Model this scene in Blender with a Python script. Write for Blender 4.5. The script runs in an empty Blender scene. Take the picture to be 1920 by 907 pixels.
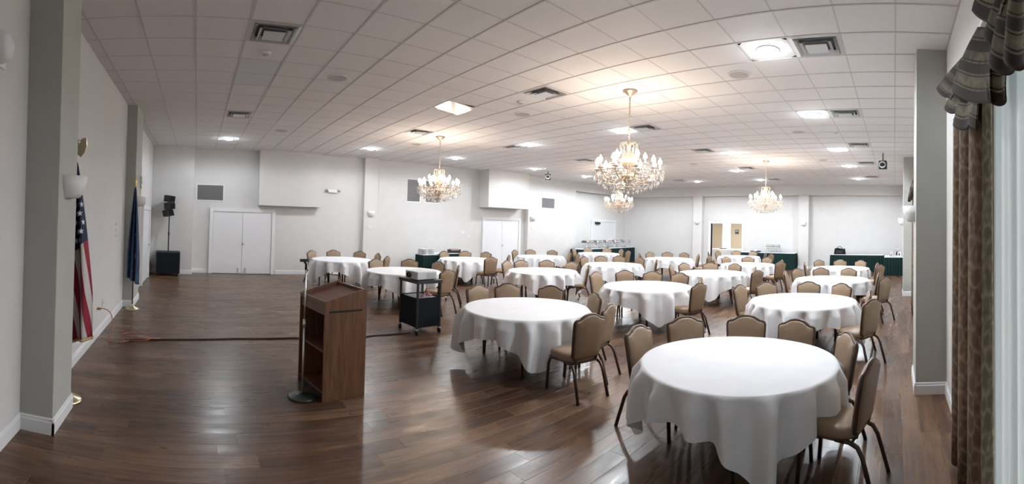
import bpy, math, random
from mathutils import Matrix, Vector
PI = math.pi
sc = bpy.context.scene
COL = sc.collection
rnd = random.Random(7)

# ------------------------------------------------------------ camera (the photograph is a stitched cylindrical panorama)
FPX, YC = 832.676, 406.2                       # pixels per radian, horizon row at the centre (1920 x 907)
CAM = Vector((0.0, 0.0, 1.914))
cd = bpy.data.cameras.new('camera'); cam = bpy.data.objects.new('camera', cd); COL.objects.link(cam)
cd.type = 'PANO'; cd.panorama_type = 'CENTRAL_CYLINDRICAL'
cd.central_cylindrical_range_u_min = -960 / FPX; cd.central_cylindrical_range_u_max = 960 / FPX
cd.central_cylindrical_range_v_min = -(907 - YC) / FPX; cd.central_cylindrical_range_v_max = YC / FPX
cd.central_cylindrical_radius = 1.0
cd.clip_start = 0.01
cam.matrix_world = Matrix.Translation(CAM) @ Matrix.Rotation(-0.7095, 4, 'Z') @ Matrix.Rotation(0.0164, 4, 'X') @ Matrix.Rotation(-0.0267, 4, 'Y') @ Matrix.Rotation(PI / 2, 4, 'X')
sc.camera = cam

# ------------------------------------------------------------ world, exposure
w = bpy.data.worlds.new('daylight'); sc.world = w; w.use_nodes = True
bg = w.node_tree.nodes['Background']; bg.inputs[0].default_value = (0.92, 0.96, 1.0, 1); bg.inputs[1].default_value = 1.7
sc.view_settings.view_transform = 'Standard'; sc.view_settings.look = 'None'
sc.view_settings.gamma = 1.0; sc.view_settings.use_curve_mapping = False
sc.view_settings.exposure = 1.08
DOWN_W, BULB_W = 84.0, 2.4                     # one ceiling lamp, one candle bulb (watts)
sc.cycles.use_denoising = True
sc.cycles.max_bounces = 8; sc.cycles.diffuse_bounces = 5; sc.cycles.glossy_bounces = 3
sc.cycles.transmission_bounces = 4; sc.cycles.transparent_max_bounces = 8
sc.cycles.caustics_reflective = False; sc.cycles.caustics_refractive = False
sc.cycles.sample_clamp_indirect = 4.0

# ------------------------------------------------------------ materials
def mat(name, color, rough=0.6, metal=0.0, spec=0.5, **kw):
    m = bpy.data.materials.new(name); m.use_nodes = True
    b = m.node_tree.nodes['Principled BSDF']
    b.inputs['Base Color'].default_value = (*color, 1); b.inputs['Roughness'].default_value = rough
    b.inputs['Metallic'].default_value = metal; b.inputs['Specular IOR Level'].default_value = spec
    for k, v in kw.items():
        b.inputs[k.replace('_', ' ')].default_value = v
    return m
def nodes(m): return m.node_tree, m.node_tree.nodes, m.node_tree.links, m.node_tree.nodes['Principled BSDF']
def add(nt, kind, **kw):
    n = nt.nodes.new(kind)
    for k, v in kw.items():
        if k in n.inputs: n.inputs[k].default_value = v
        else: setattr(n, k, v)
    return n
def mottle(m, c1, c2, scale=(8, 8, 8), detail=4, coord='Object', bump=0.0, rough=None, nscale=1.0):
    nt, N, L, b = nodes(m)
    tc = add(nt, 'ShaderNodeTexCoord'); mp = add(nt, 'ShaderNodeMapping'); mp.inputs['Scale'].default_value = scale
    L.new(tc.outputs[coord], mp.inputs[0])
    n = add(nt, 'ShaderNodeTexNoise'); n.inputs['Scale'].default_value = nscale; n.inputs['Detail'].default_value = detail
    L.new(mp.outputs[0], n.inputs['Vector'])
    r = add(nt, 'ShaderNodeValToRGB'); r.color_ramp.elements[0].position = .3; r.color_ramp.elements[1].position = .7
    r.color_ramp.elements[0].color = (*c1, 1); r.color_ramp.elements[1].color = (*c2, 1)
    L.new(n.outputs['Fac'], r.inputs[0]); L.new(r.outputs[0], b.inputs['Base Color'])
    if bump:
        bp = add(nt, 'ShaderNodeBump'); bp.inputs['Strength'].default_value = bump; bp.inputs['Distance'].default_value = .01
        L.new(n.outputs['Fac'], bp.inputs['Height']); L.new(bp.outputs[0], b.inputs['Normal'])
    return m
def emit(name, color, strength, sampled=False):
    m = bpy.data.materials.new(name); m.use_nodes = True; nt = m.node_tree; nt.nodes.clear()
    e = nt.nodes.new('ShaderNodeEmission'); o = nt.nodes.new('ShaderNodeOutputMaterial')
    e.inputs[0].default_value = (*color, 1); e.inputs[1].default_value = strength
    nt.links.new(e.outputs[0], o.inputs[0])
    if not sampled: m.cycles.emission_sampling = 'NONE'
    return m

M = {}
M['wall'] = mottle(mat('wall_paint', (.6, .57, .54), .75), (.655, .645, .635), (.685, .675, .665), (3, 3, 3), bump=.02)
M['pier'] = mottle(mat('wall_paint_shaded', (.5, .48, .45), .75), (.42, .42, .39), (.45, .45, .42), (3, 3, 3), bump=.02)  # wall paint darkened: shade on the pilaster faces put into the colour
M['tile'] = mottle(mat('ceiling_tile', (.75, .73, .71), .9), (.79, .765, .76), (.85, .825, .82), (60, 60, 60), bump=.12)
M['tile_new'] = mottle(mat('ceiling_tile_new', (.7, .73, .75), .8), (.68, .72, .75), (.73, .77, .8), (60, 60, 60), bump=.05)
M['gloss'] = mat('glossy_panel', (.85, .83, .80), .18)
M['tbar'] = mat('ceiling_grid', (.62, .605, .60), .6)
M['white'] = mat('white_trim', (.80, .80, .81), .4)
M['door'] = mat('white_door', (.78, .78, .80), .45)
M['cloth'] = mottle(mat('table_linen', (.86, .86, .88), .85, Sheen_Weight=.1), (.75, .755, .785), (.79, .795, .82), (5, 5, 5), bump=.15)
M['vinyl'] = mottle(mat('tan_vinyl', (.30, .225, .15), .45), (.24, .162, .10), (.29, .20, .13), (6, 6, 6), bump=.05)
M['bronze'] = mat('bronze_frame', (.085, .055, .045), .38, .55)
M['black'] = mat('black_plastic', (.012, .013, .014), .5)
M['blackcloth'] = mat('black_fabric', (.010, .013, .015), .9, spec=.15)
M['spk'] = mat('speaker_mesh', (.50, .48, .47), .8)
M['steel'] = mat('brushed_steel', (.74, .74, .74), .34, .85)
M['chrome'] = mat('chrome', (.86, .86, .86), .18, .9)
M['brass'] = mat('brass', (.75, .56, .25), .28, 1.0)
M['palebrass'] = mat('pale_brass', (.78, .68, .46), .28, .85)
M['dark'] = mat('dark_void', (.01, .012, .014), .8)
M['green'] = mat('green_skirting', (.007, .024, .023), .85, spec=.2)
M['plaster'] = mat('sconce_plaster', (.82, .82, .82), .45)
M['grey'] = mat('grey_plastic', (.45, .46, .46), .45)
M['projwhite'] = mat('projector_shell', (.62, .64, .64), .4)
M['louver'] = mat('diffuser_metal', (.62, .62, .62), .35, .3)
M['grilleback'] = mat('grille_shadow', (.14, .14, .15), .7)
M['slat'] = mat('grille_slat', (.30, .29, .30), .5)
M['orange'] = mat('orange_cord', (.42, .13, .06), .5)
M['cable'] = mat('black_tape', (.02, .014, .012), .6)
M['red'] = mat('red_plastic', (.30, .03, .05), .5)
M['pink'] = mat('pink_paper', (.55, .40, .40), .6)
m = M['glass'] = bpy.data.materials.new('window_glass'); m.use_nodes = True; nt = m.node_tree; nt.nodes.clear()
o = nt.nodes.new('ShaderNodeOutputMaterial'); tr = nt.nodes.new('ShaderNodeBsdfTransparent'); tr.inputs[0].default_value = (.95, .98, .97, 1); gl = nt.nodes.new('ShaderNodeBsdfGlossy'); gl.inputs['Roughness'].default_value = .02
fz = nt.nodes.new('ShaderNodeFresnel'); mx = nt.nodes.new('ShaderNodeMixShader'); nt.links.new(fz.outputs[0], mx.inputs[0]); nt.links.new(tr.outputs[0], mx.inputs[1]); nt.links.new(gl.outputs[0], mx.inputs[2]); nt.links.new(mx.outputs[0], o.inputs[0])
M['crystal'] = mat('crystal_glass', (1.0, .96, .92), .06, spec=.8, Transmission_Weight=.55, IOR=1.5)
M['gilt'] = mat('antique_gilt', (.52, .42, .33), .32, .6)
M['lamp'] = emit('lamp_face', (.93, .97, 1.0), 40)
M['bulb'] = emit('candle_bulb', (1.0, .86, .68), 28)
M['daypane'] = emit('daylit_blind', (1.0, .98, .92), 3.0)
M['beige'] = mat('beige_wall', (.74, .67, .57), .7)
M['navy'] = mottle(mat('navy_flag', (.012, .03, .075), .7), (.014, .032, .08), (.035, .07, .14), (9, 9, 9))
M['star'] = mat('star_white', (.75, .77, .8), .7)
M['gold'] = mat('gold_fringe', (.55, .42, .22), .6)

# wood for the lectern
m = M['oak'] = mat('oak_laminate', (.2, .09, .05), .42); nt, N, L, b = nodes(m)
tc = add(nt, 'ShaderNodeTexCoord'); mp = add(nt, 'ShaderNodeMapping'); mp.inputs['Scale'].default_value = (14, 14, 1.1); L.new(tc.outputs['Object'], mp.inputs[0])
n = add(nt, 'ShaderNodeTexNoise'); n.inputs['Scale'].default_value = 2.2; n.inputs['Detail'].default_value = 7; n.inputs['Distortion'].default_value = 1.2; L.new(mp.outputs[0], n.inputs['Vector'])
r = add(nt, 'ShaderNodeValToRGB'); r.color_ramp.elements[0].position = .28; r.color_ramp.elements[1].position = .75
r.color_ramp.elements[0].color = (.10, .042, .022, 1); r.color_ramp.elements[1].color = (.215, .10, .055, 1); L.new(n.outputs['Fac'], r.inputs[0]); L.new(r.outputs[0], b.inputs['Base Color'])

# floor planks: grain runs along X, every plank has its own tone (face attribute)
m = M['plank'] = mat('walnut_plank', (.1, .06, .04), .3, spec=.42); nt, N, L, b = nodes(m)
at = add(nt, 'ShaderNodeAttribute', attribute_name='tone')
ge = add(nt, 'ShaderNodeNewGeometry'); cb = add(nt, 'ShaderNodeCombineXYZ')
sh = add(nt, 'ShaderNodeMath', operation='MULTIPLY'); sh.inputs[1].default_value = 37.0; L.new(at.outputs['Fac'], sh.inputs[0]); L.new(sh.outputs[0], cb.inputs[0]); L.new(sh.outputs[0], cb.inputs[2])
va = add(nt, 'ShaderNodeVectorMath', operation='ADD'); L.new(ge.outputs['Position'], va.inputs[0]); L.new(cb.outputs[0], va.inputs[1])
def grain(scale, s, detail, dist=0.0):
    mp = add(nt, 'ShaderNodeMapping'); mp.inputs['Scale'].default_value = scale; L.new(va.outputs[0], mp.inputs[0])
    n = add(nt, 'ShaderNodeTexNoise'); n.inputs['Scale'].default_value = s; n.inputs['Detail'].default_value = detail; n.inputs['Distortion'].default_value = dist
    L.new(mp.outputs[0], n.inputs['Vector']); return n
g1 = grain((1.4, 24, 1), 1.0, 6, .3); g2 = grain((1.8, 8, 1), 1.3, 4, .3)
mx = add(nt, 'ShaderNodeMath', operation='ADD'); L.new(g1.outputs['Fac'], mx.inputs[0]); L.new(g2.outputs['Fac'], mx.inputs[1])
m2 = add(nt, 'ShaderNodeMath', operation='MULTIPLY_ADD'); m2.inputs[1].default_value = .22; m2.inputs[2].default_value = -.11; L.new(at.outputs['Fac'], m2.inputs[0])
m3 = add(nt, 'ShaderNodeMath', operation='MULTIPLY_ADD'); m3.inputs[1].default_value = .5; L.new(mx.outputs[0], m3.inputs[0]); L.new(m2.outputs[0], m3.inputs[2])
r = add(nt, 'ShaderNodeValToRGB'); el = r.color_ramp.elements
el[0].position = .30; el[0].color = (.054, .027, .016, 1); el[1].position = .72; el[1].color = (.225, .132, .080, 1)
e = el.new(.5); e.color = (.125, .068, .041, 1)
L.new(m3.outputs[0], r.inputs[0]); L.new(r.outputs[0], b.inputs['Base Color'])
rr = add(nt, 'ShaderNodeMapRange'); rr.inputs[1].default_value = .3; rr.inputs[2].default_value = .7; rr.inputs[3].default_value = .38; rr.inputs[4].default_value = .25
L.new(g2.outputs['Fac'], rr.inputs[0]); L.new(rr.outputs[0], b.inputs['Roughness'])
bp = add(nt, 'ShaderNodeBump'); bp.inputs['Strength'].default_value = .06; bp.inputs['Distance'].default_value = .012
g3 = grain((2.0, 9, 1), 1.4, 2, .3); L.new(g3.outputs['Fac'], bp.inputs['Height']); L.new(bp.outputs[0], b.inputs['Normal'])

# damask drape and striped valance (UV: u along the cloth in metres, v down the cloth in metres)
def damask(name, c1, c2, scale=9.0):
    m = mat(name, c1, .85, spec=.15); nt, N, L, b = nodes(m)
    uv = add(nt, 'ShaderNodeUVMap'); n = add(nt, 'ShaderNodeTexNoise'); n.inputs['Scale'].default_value = 3.0
    L.new(uv.outputs[0], n.inputs['Vector'])
    mxv = add(nt, 'ShaderNodeMixRGB'); mxv.inputs[0].default_value = .12; L.new(uv.outputs[0], mxv.inputs[1]); L.new(n.outputs['Color'], mxv.inputs[2])
    v = add(nt, 'ShaderNodeTexVoronoi'); v.inputs['Scale'].default_value = scale; v.feature = 'DISTANCE_TO_EDGE'; L.new(mxv.outputs[0], v.inputs['Vector'])
    wv = add(nt, 'ShaderNodeTexWave', wave_type='RINGS'); wv.inputs['Scale'].default_value = scale * .5; wv.inputs['Distortion'].default_value = 9; L.new(mxv.outputs[0], wv.inputs['Vector'])
    mu = add(nt, 'ShaderNodeMath', operation='MULTIPLY_ADD'); mu.inputs[1].default_value = .10; L.new(wv.outputs['Fac'], mu.inputs[0]); L.new(v.outputs['Distance'], mu.inputs[2])
    r = add(nt, 'ShaderNodeValToRGB'); el = r.color_ramp.elements; el[0].position = .03; el[1].position = .30
    el[0].color = (*c2, 1); el[1].color = (*[q * .82 for q in c1], 1); e = el.new(.13); e.color = (*[.7 * a + .3 * b_ for a, b_ in zip(c1, c2)], 1)
    L.new(mu.outputs[0], r.inputs[0]); L.new(r.outputs[0], b.inputs['Base Color'])
    return m, r, uv
M['damask'] = damask('damask_drape', (.135, .094, .060), (.215, .165, .115), 10.0)[0]
m, r, uv = damask('striped_valance', (.10, .082, .052), (.155, .13, .09), 7.0); M['valance'] = m; nt, N, L, b = nodes(m)
sp = add(nt, 'ShaderNodeSeparateXYZ'); L.new(uv.outputs[0], sp.inputs[0])
md = add(nt, 'ShaderNodeMath', operation='FRACT'); dv = add(nt, 'ShaderNodeMath', operation='MULTIPLY'); dv.inputs[1].default_value = 1 / .30; L.new(sp.outputs[1], dv.inputs[0]); L.new(dv.outputs[0], md.inputs[0])
r2 = add(nt, 'ShaderNodeValToRGB'); r2.color_ramp.interpolation = 'CONSTANT'; el = r2.color_ramp.elements
el[0].position = 0; el[0].color = (1, 1, 1, 1); el[1].position = .22; el[1].color = (0, 0, 0, 1)
for p_, v_ in ((.26, 1), (.29, 0), (.50, 1), (.525, 0), (.56, 1), (.76, 0), (.80, 1), (.825, 0)):
    e = el.new(p_); e.color = (v_, v_, v_, 1)
L.new(md.outputs[0], r2.inputs[0])
mix = add(nt, 'ShaderNodeMixRGB'); mix.inputs[1].default_value = (.045, .03, .02, 1); L.new(r2.outputs[0], mix.inputs[0])
mix.inputs[1].default_value = (1, 1, 1, 1); L.new(r.outputs[0], mix.inputs[1]); mix.inputs[2].default_value = (.022, .014, .010, 1); L.new(mix.outputs[0], b.inputs['Base Color'])
# sheer: light passes through
m = M['sheer'] = bpy.data.materials.new('sheer_voile'); m.use_nodes = True; nt = m.node_tree; nt.nodes.clear()
o = add(nt, 'ShaderNodeOutputMaterial'); d = add(nt, 'ShaderNodeBsdfDiffuse'); d.inputs[0].default_value = (.88, .89, .89, 1); t = add(nt, 'ShaderNodeBsdfTranslucent'); t.inputs[0].default_value = (.88, .89, .89, 1)
mx = add(nt, 'ShaderNodeMixShader'); mx.inputs[0].default_value = .55; nt.links.new(d.outputs[0], mx.inputs[1]); nt.links.new(t.outputs[0], mx.inputs[2]); nt.links.new(mx.outputs[0], o.inputs[0])
# US flag stripes: diagonal bands of the hanging cloth (u across in metres, v down in metres), canton above
m = M['flag'] = mat('flag_cloth', (.5, .1, .1), .7); nt, N, L, b = nodes(m)
uv = add(nt, 'ShaderNodeUVMap'); sp = add(nt, 'ShaderNodeSeparateXYZ'); L.new(uv.outputs[0], sp.inputs[0])
a1 = add(nt, 'ShaderNodeMath', operation='MULTIPLY_ADD'); a1.inputs[1].default_value = -.155; L.new(sp.outputs[1], a1.inputs[0]); L.new(sp.outputs[0], a1.inputs[2])
a2 = add(nt, 'ShaderNodeMath', operation='MULTIPLY'); a2.inputs[1].default_value = 1 / .105; L.new(a1.outputs[0], a2.inputs[0])
fr = add(nt, 'ShaderNodeMath', operation='FRACT'); L.new(a2.outputs[0], fr.inputs[0])
gt = add(nt, 'ShaderNodeMath', operation='GREATER_THAN'); gt.inputs[1].default_value = .46; L.new(fr.outputs[0], gt.inputs[0])
mix = add(nt, 'ShaderNodeMixRGB'); mix.inputs[1].default_value = (.62, .58, .56, 1); mix.inputs[2].default_value = (.27, .010, .03, 1); L.new(gt.outputs[0], mix.inputs[0])
ca = add(nt, 'ShaderNodeMath', operation='MULTIPLY_ADD'); ca.inputs[1].default_value = .55; L.new(sp.outputs[0], ca.inputs[0]); L.new(sp.outputs[1], ca.inputs[2])
cl = add(nt, 'ShaderNodeMath', operation='LESS_THAN'); cl.inputs[1].default_value = 1.06; L.new(ca.outputs[0], cl.inputs[0])
mix2 = add(nt, 'ShaderNodeMixRGB'); mix2.inputs[2].default_value = (.010, .018, .055, 1); L.new(cl.outputs[0], mix2.inputs[0]); L.new(mix.outputs[0], mix2.inputs[1]); L.new(mix2.outputs[0], b.inputs['Base Color'])

# ------------------------------------------------------------ mesh helpers
class MB:
    def __init__(s): s.v, s.f, s.uv, s.sm, s.mi = [], [], {}, [], []
    def add(s, vs, fs, smooth=False, mi=0, uvs=None):
        o = len(s.v); s.v += [tuple(q) for q in vs]
        for i, f in enumerate(fs):
            if uvs: s.uv[len(s.f)] = [uvs[k] for k in f]
            s.f.append(tuple(k + o for k in f)); s.sm.append(smooth); s.mi.append(mi)
        return s
    def box(s, c, d, rot=None, mi=0):
        x, y, z = (k / 2 for k in d); vs = [Vector((i, j, k)) for i in (-x, x) for j in (-y, y) for k in (-z, z)]
        if rot is not None: vs = [rot @ v for v in vs]
        vs = [v + Vector(c) for v in vs]
        return s.add(vs, [(0, 1, 3, 2), (4, 6, 7, 5), (0, 4, 5, 1), (2, 3, 7, 6), (0, 2, 6, 4), (1, 5, 7, 3)], mi=mi)
    def b2(s, lo, hi, mi=0):
        return s.box([(a + b) / 2 for a, b in zip(lo, hi)], [abs(b - a) for a, b in zip(lo, hi)], mi=mi)
    def tube(s, pts, r, n=8, caps=True, mi=0, flat=1.0):
        pts = [Vector(q) for q in pts]; rs = r if isinstance(r, (list, tuple)) else [r] * len(pts); vs, fs = [], []
        up = Vector((0, 0, 1)); d0 = (pts[1] - pts[0]).normalized()
        a = d0.cross(up if abs(d0.z) < .9 else Vector((1, 0, 0))).normalized()
        for i, q in enumerate(pts):
            d = (pts[min(i + 1, len(pts) - 1)] - pts[max(i - 1, 0)]).normalized()
            a = (a - d * a.dot(d)).normalized(); bb = d.cross(a)
            vs += [q + (a * math.cos(2 * PI * k / n) + bb * math.sin(2 * PI * k / n) * flat) * rs[i] for k in range(n)]
        for i in range(len(pts) - 1):
            fs += [(i * n + k, i * n + (k + 1) % n, (i + 1) * n + (k + 1) % n, (i + 1) * n + k) for k in range(n)]
        if caps: fs += [tuple(range(n))[::-1], tuple((len(pts) - 1) * n + k for k in range(n))]
        return s.add(vs, fs, True, mi)
    def cyl(s, p0, p1, r, n=12, mi=0): return s.tube([p0, p1], r, n, mi=mi)
    def lathe(s, prof, c=(0, 0, 0), n=20, a0=0.0, a1=2 * PI, mi=0, close=True):
        full = abs(a1 - a0 - 2 * PI) < 1e-6; k = n if full else n + 1; vs, fs = [], []
        for r, z in prof:
            vs += [(c[0] + r * math.cos(a0 + (a1 - a0) * j / n), c[1] + r * math.sin(a0 + (a1 - a0) * j / n), c[2] + z) for j in range(k)]
        for i in range(len(prof) - 1):
            for j in range(n):
                j2 = (j + 1) % k; fs.append((i * k + j, i * k + j2, (i + 1) * k + j2, (i + 1) * k + j))
        return s.add(vs, fs, True, mi)
    def ell(s, c, d, n=10, m_=6, mi=0):
        prof = [(max(1e-4, math.sin(PI * i / m_)), -math.cos(PI * i / m_)) for i in range(m_ + 1)]; vs, fs = [], []
        for r, z in prof: vs += [(c[0] + d[0] * r * math.cos(2 * PI * j / n), c[1] + d[1] * r * math.sin(2 * PI * j / n), c[2] + d[2] * z) for j in range(n)]
        for i in range(m_): fs += [(i * n + j, i * n + (j + 1) % n, (i + 1) * n + (j + 1) % n, (i + 1) * n + j) for j in range(n)]
        return s.add(vs, fs, True, mi)
    def octa(s, c, r, h, mi=0):
        c = Vector(c)
        return s.add([c + Vector(q) for q in ((r, 0, 0), (0, r, 0), (-r, 0, 0), (0, -r, 0), (0, 0, h), (0, 0, -h))],
                     [(0, 1, 4), (1, 2, 4), (2, 3, 4), (3, 0, 4), (1, 0, 5), (2, 1, 5), (3, 2, 5), (0, 3, 5)], mi=mi)
    def grid(s, fn, nu, nv, uvfn=None, smooth=True, wrap=False, mi=0):
        k = nu if wrap else nu + 1
        vs = [fn(i / nu, j / nv) for j in range(nv + 1) for i in range(k)]
        fs = [(j * k + i, j * k + (i + 1) % k, (j + 1) * k + (i + 1) % k, (j + 1) * k + i) for j in range(nv) for i in range(nu)]
        uvs = [uvfn(i / nu, j / nv) for j in range(nv + 1) for i in range(k)] if uvfn else None
        return s.add(vs, fs, smooth, mi, uvs)
    def prism(s, outline, axis, lo, hi, mi=0, smooth=False):
        """extrude a 2D outline along an axis: 'x' (outline in y,z), 'y' (x,z), 'z' (x,y)"""
        n = len(outline)
        P = {'x': lambda q, t: (t, q[0], q[1]), 'y': lambda q, t: (q[0], t, q[1]), 'z': lambda q, t: (q[0], q[1], t)}[axis]
        vs = [P(q, lo) for q in outline] + [P(q, hi) for q in outline]
        return s.add(vs, [tuple(range(n))[::-1], tuple(range(n, 2 * n))] + [(i, (i + 1) % n, n + (i + 1) % n, n + i) for i in range(n)], smooth, mi)
    def mesh(s, name, mats):
        me = bpy.data.meshes.new(name); me.from_pydata(s.v, [], s.f)
        for q in (mats if isinstance(mats, (list, tuple)) else [mats]): me.materials.append(q)
        me.polygons.foreach_set('use_smooth', s.sm); me.polygons.foreach_set('material_index', s.mi)
        if s.uv:
            l = me.uv_layers.new(name='UVMap')
            for p_ in me.polygons:
                u = s.uv.get(p_.index)
                if u:
                    for k, li in enumerate(p_.loop_indices): l.data[li].uv = u[k]
        import bmesh
        bm = bmesh.new(); bm.from_mesh(me); bmesh.ops.recalc_face_normals(bm, faces=bm.faces); bm.to_mesh(me); bm.free()
        me.update(); return me
    def build(s, name, mats, parent=None, bevel=0.0, loc=None, seg=2, thick=0.0, sub=0):
        o = bpy.data.objects.new(name, s.mesh(name, mats)); COL.objects.link(o)
        if parent is not None: o.parent = parent
        if loc is not None: o.location = loc
        if thick:
            md = o.modifiers.new('solid', 'SOLIDIFY'); md.thickness = thick; md.offset = 0
        if bevel:
            md = o.modifiers.new('bevel', 'BEVEL'); md.width = bevel; md.segments = seg; md.limit_method = 'ANGLE'; md.angle_limit = .6
            md.harden_normals = False
        if sub:
            md = o.modifiers.new('sub', 'SUBSURF'); md.levels = sub; md.render_levels = sub
        return o
def tag(o, label=None, cat=None, group=None, kind=None):
    if label: o['label'] = label
    if cat: o['category'] = cat
    if group: o['group'] = group
    if kind: o['kind'] = kind
    return o
def empty(name, loc=(0, 0, 0), rz=0.0, parent=None):
    o = bpy.data.objects.new(name, None); COL.objects.link(o); o.location = loc; o.rotation_euler = (0, 0, rz)
    o.empty_display_size = .1
    if parent is not None: o.parent = parent
    return o
KIDS = {}
def copy_tree(o, parent=None):
    c = o.copy(); COL.objects.link(c)
    if parent is not None: c.parent = parent
    for ch in o.children: copy_tree(ch, c)
    return c
def struct(o): o['kind'] = 'structure'; return o
def rz(a): return Matrix.Rotation(a, 3, 'Z')
ORD = ['first', 'second', 'third', 'fourth', 'fifth', 'sixth', 'seventh', 'eighth', 'ninth', 'tenth']

# ============================================================ STRUCTURE
XL, XF, YR, YB, HC = -1.46, 21.2, -.62, 14.65, 4.08      # left wall, far wall, window wall, back wall, ceiling
XF2, YB2 = 21.5, 14.95                                     # recessed panels of the far and back wall
# ---- floor
floor = struct(MB().b2((XL - .2, YR - .2, -.2), (XF2 + 6, YB2 + .2, -.012)).build('floor', M['dark']))
PW, PL = .18, 1.22
def plank_mb(mb, x0, x1, y0, y1, z):
    c = .0015; vs = [(x0, y0, -.012), (x1, y0, -.012), (x1, y1, -.012), (x0, y1, -.012), (x0, y0, z - .0015), (x1, y0, z - .0015), (x1, y1, z - .0015), (x0, y1, z - .0015),
          (x0 + c, y0 + c, z), (x1 - c, y0 + c, z), (x1 - c, y1 - c, z), (x0 + c, y1 - c, z)]
    fs = [(8, 9, 10, 11)] + [(4 + i, 4 + (i + 1) % 4, 8 + (i + 1) % 4, 8 + i) for i in range(4)] + [(i, (i + 1) % 4, 4 + (i + 1) % 4, 4 + i) for i in range(4)]
    mb.add(vs, fs); return len(fs)
planks = []
row = 0; y = YR
while y < YB2:
    x = XL - rnd.random() * PL
    while x < XF2 + .3:
        a, b_ = max(x, XL), min(x + PL, XF2 + .3)
        if b_ - a > .02: planks.append((a, b_, y, min(y + PW, YB2), rnd.random(), -.0006 * rnd.random()))
        x += PL
    y += PW; row += 1
def seen(x, y):                                             # inside the photograph's sweep of view
    az = math.degrees(math.atan2(x, y)); return -28 < az < 110 and math.hypot(x, y) > 2.6
planks.sort(key=lambda q: math.hypot((q[0] + q[1]) / 2, (q[2] + q[3]) / 2) if seen((q[0] + q[1]) / 2, (q[2] + q[3]) / 2) else 99)
far = MB(); tones = []
for i, (x0, x1, y0, y1, t, z) in enumerate(planks):
    if i < 290:
        mb = MB(); k = plank_mb(mb, x0, x1, y0, y1, z); o = mb.build('plank', M['plank'], floor)
        at = o.data.attributes.new('tone', 'FLOAT', 'FACE'); at.data.foreach_set('value', [t] * k)
    else: tones += [t] * plank_mb(far, x0, x1, y0, y1, z)
o = far.build('distant_planks', M['plank'], floor); o['kind'] = 'stuff'
o.data.attributes.new('tone', 'FLOAT', 'FACE').data.foreach_set('value', tones)

# ---- ceiling: lay-in tiles on a T-bar grid
G, GX, GY = .61, -.0795, .0002
def tc_(k, j): return (GX + G * (k + .5), GY + G * (j + .5))
def cell(x, y): return (math.floor((x - GX) / G), math.floor((y - GY) / G))
DOWN = [cell(*q) for q in ((.82, 12.3), (5.29, 12.35), (8.38, 12.22), (8.40, 9.1), (11.54, 12.25), (8.43, 5.91), (11.65, 4.7), (15.5, 5.96), (18.59, 9.08), (18.83, 6.01), (5.15, 1.56), (8.39, 1.6), (11.53, 1.58), (14.72, 1.56), (18.37, 1.56), (14.75, 12.25), (17.9, 12.25))]
VENT = [cell(*q) for q in ((.85, 5.13), (.82, 9.59), (5.04, 5.13), (5.10, 9.5), (8.21, 9.53), (8.22, 5.17), (11.51, 5.26), (5.06, .91), (8.22, .95), (11.35, .93), (14.38, .8), (18.19, .93), (14.57, 5.24), (18.11, 9.39), (18.43, 5.2), (11.31, 9.59))]
SPK = [(2.07, 6.49), (2.05, 10.94), (5.79, 6.5), (5.80, 2.15), (5.85, 10.97), (13.53, 2.22), (9.54, 2.12), (13.4, 6.54)]
cg = MB()
k0, k1 = cell(XL, 0)[0], cell(XF2, 0)[0]; j0, j1 = cell(0, YR)[1], cell(0, YB2)[1]
for k in range(k0 + 1, k1 + 1): cg.b2((GX + G * k - .012, YR, HC), (GX + G * k + .012, YB2, HC + .012))
for j in range(j0 + 1, j1 + 1): cg.b2((XL, GY + G * j - .010, HC + .0046), (XF2, GY + G * j + .010, HC + .0126))
cg.b2((XL - .2, YR - .2, HC + .25), (XF2 + .3, YB2 + .2, HC + .4), 1)
ceiling = struct(cg.build('ceiling', [M['tbar'], M['dark']]))
def tile_mb(mb, x0, x1, y0, y1):
    z = HC + .006; c = .008
    vs = [(x0, y0, z + .006), (x1, y0, z + .006), (x1, y1, z + .006), (x0, y1, z + .006), (x0 + c, y0 + c, z), (x1 - c, y0 + c, z), (x1 - c, y1 - c, z), (x0 + c, y1 - c, z),
          (x0, y0, z + .02), (x1, y0, z + .02), (x1, y1, z + .02), (x0, y1, z + .02)]
    mb.add(vs, [(4, 5, 6, 7), (8, 9, 10, 11)] + [(i, (i + 1) % 4, 4 + (i + 1) % 4, 4 + i) for i in range(4)] + [(i, (i + 1) % 4, 8 + (i + 1) % 4, 8 + i) for i in range(4)])
tiles = []
for k in range(k0, k1 + 1):
    for j in range(j0, j1 + 1):
        if (k, j) in VENT or (k, j) in DOWN: continue
        x0, x1, y0, y1 = max(GX + G * k + .002, XL), min(GX + G * (k + 1) - .002, XF2), max(GY + G * j + .002, YR), min(GY + G * (j + 1) - .002, YB2)
        x, y = tc_(k, j); tiles.append((math.hypot(x, y) if seen(x * 1.0, y) else 50 + math.hypot(x, y), k, j, x0, x1, y0, y1))
tiles.sort()
far = MB(); proto = MB(); h = G / 2 - .002; tile_mb(proto, -h, h, -h, h); pm = proto.mesh('ceiling_tile', M['tile']); pm2 = proto.mesh('ceiling_tile_new', M['tile_new'])
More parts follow.
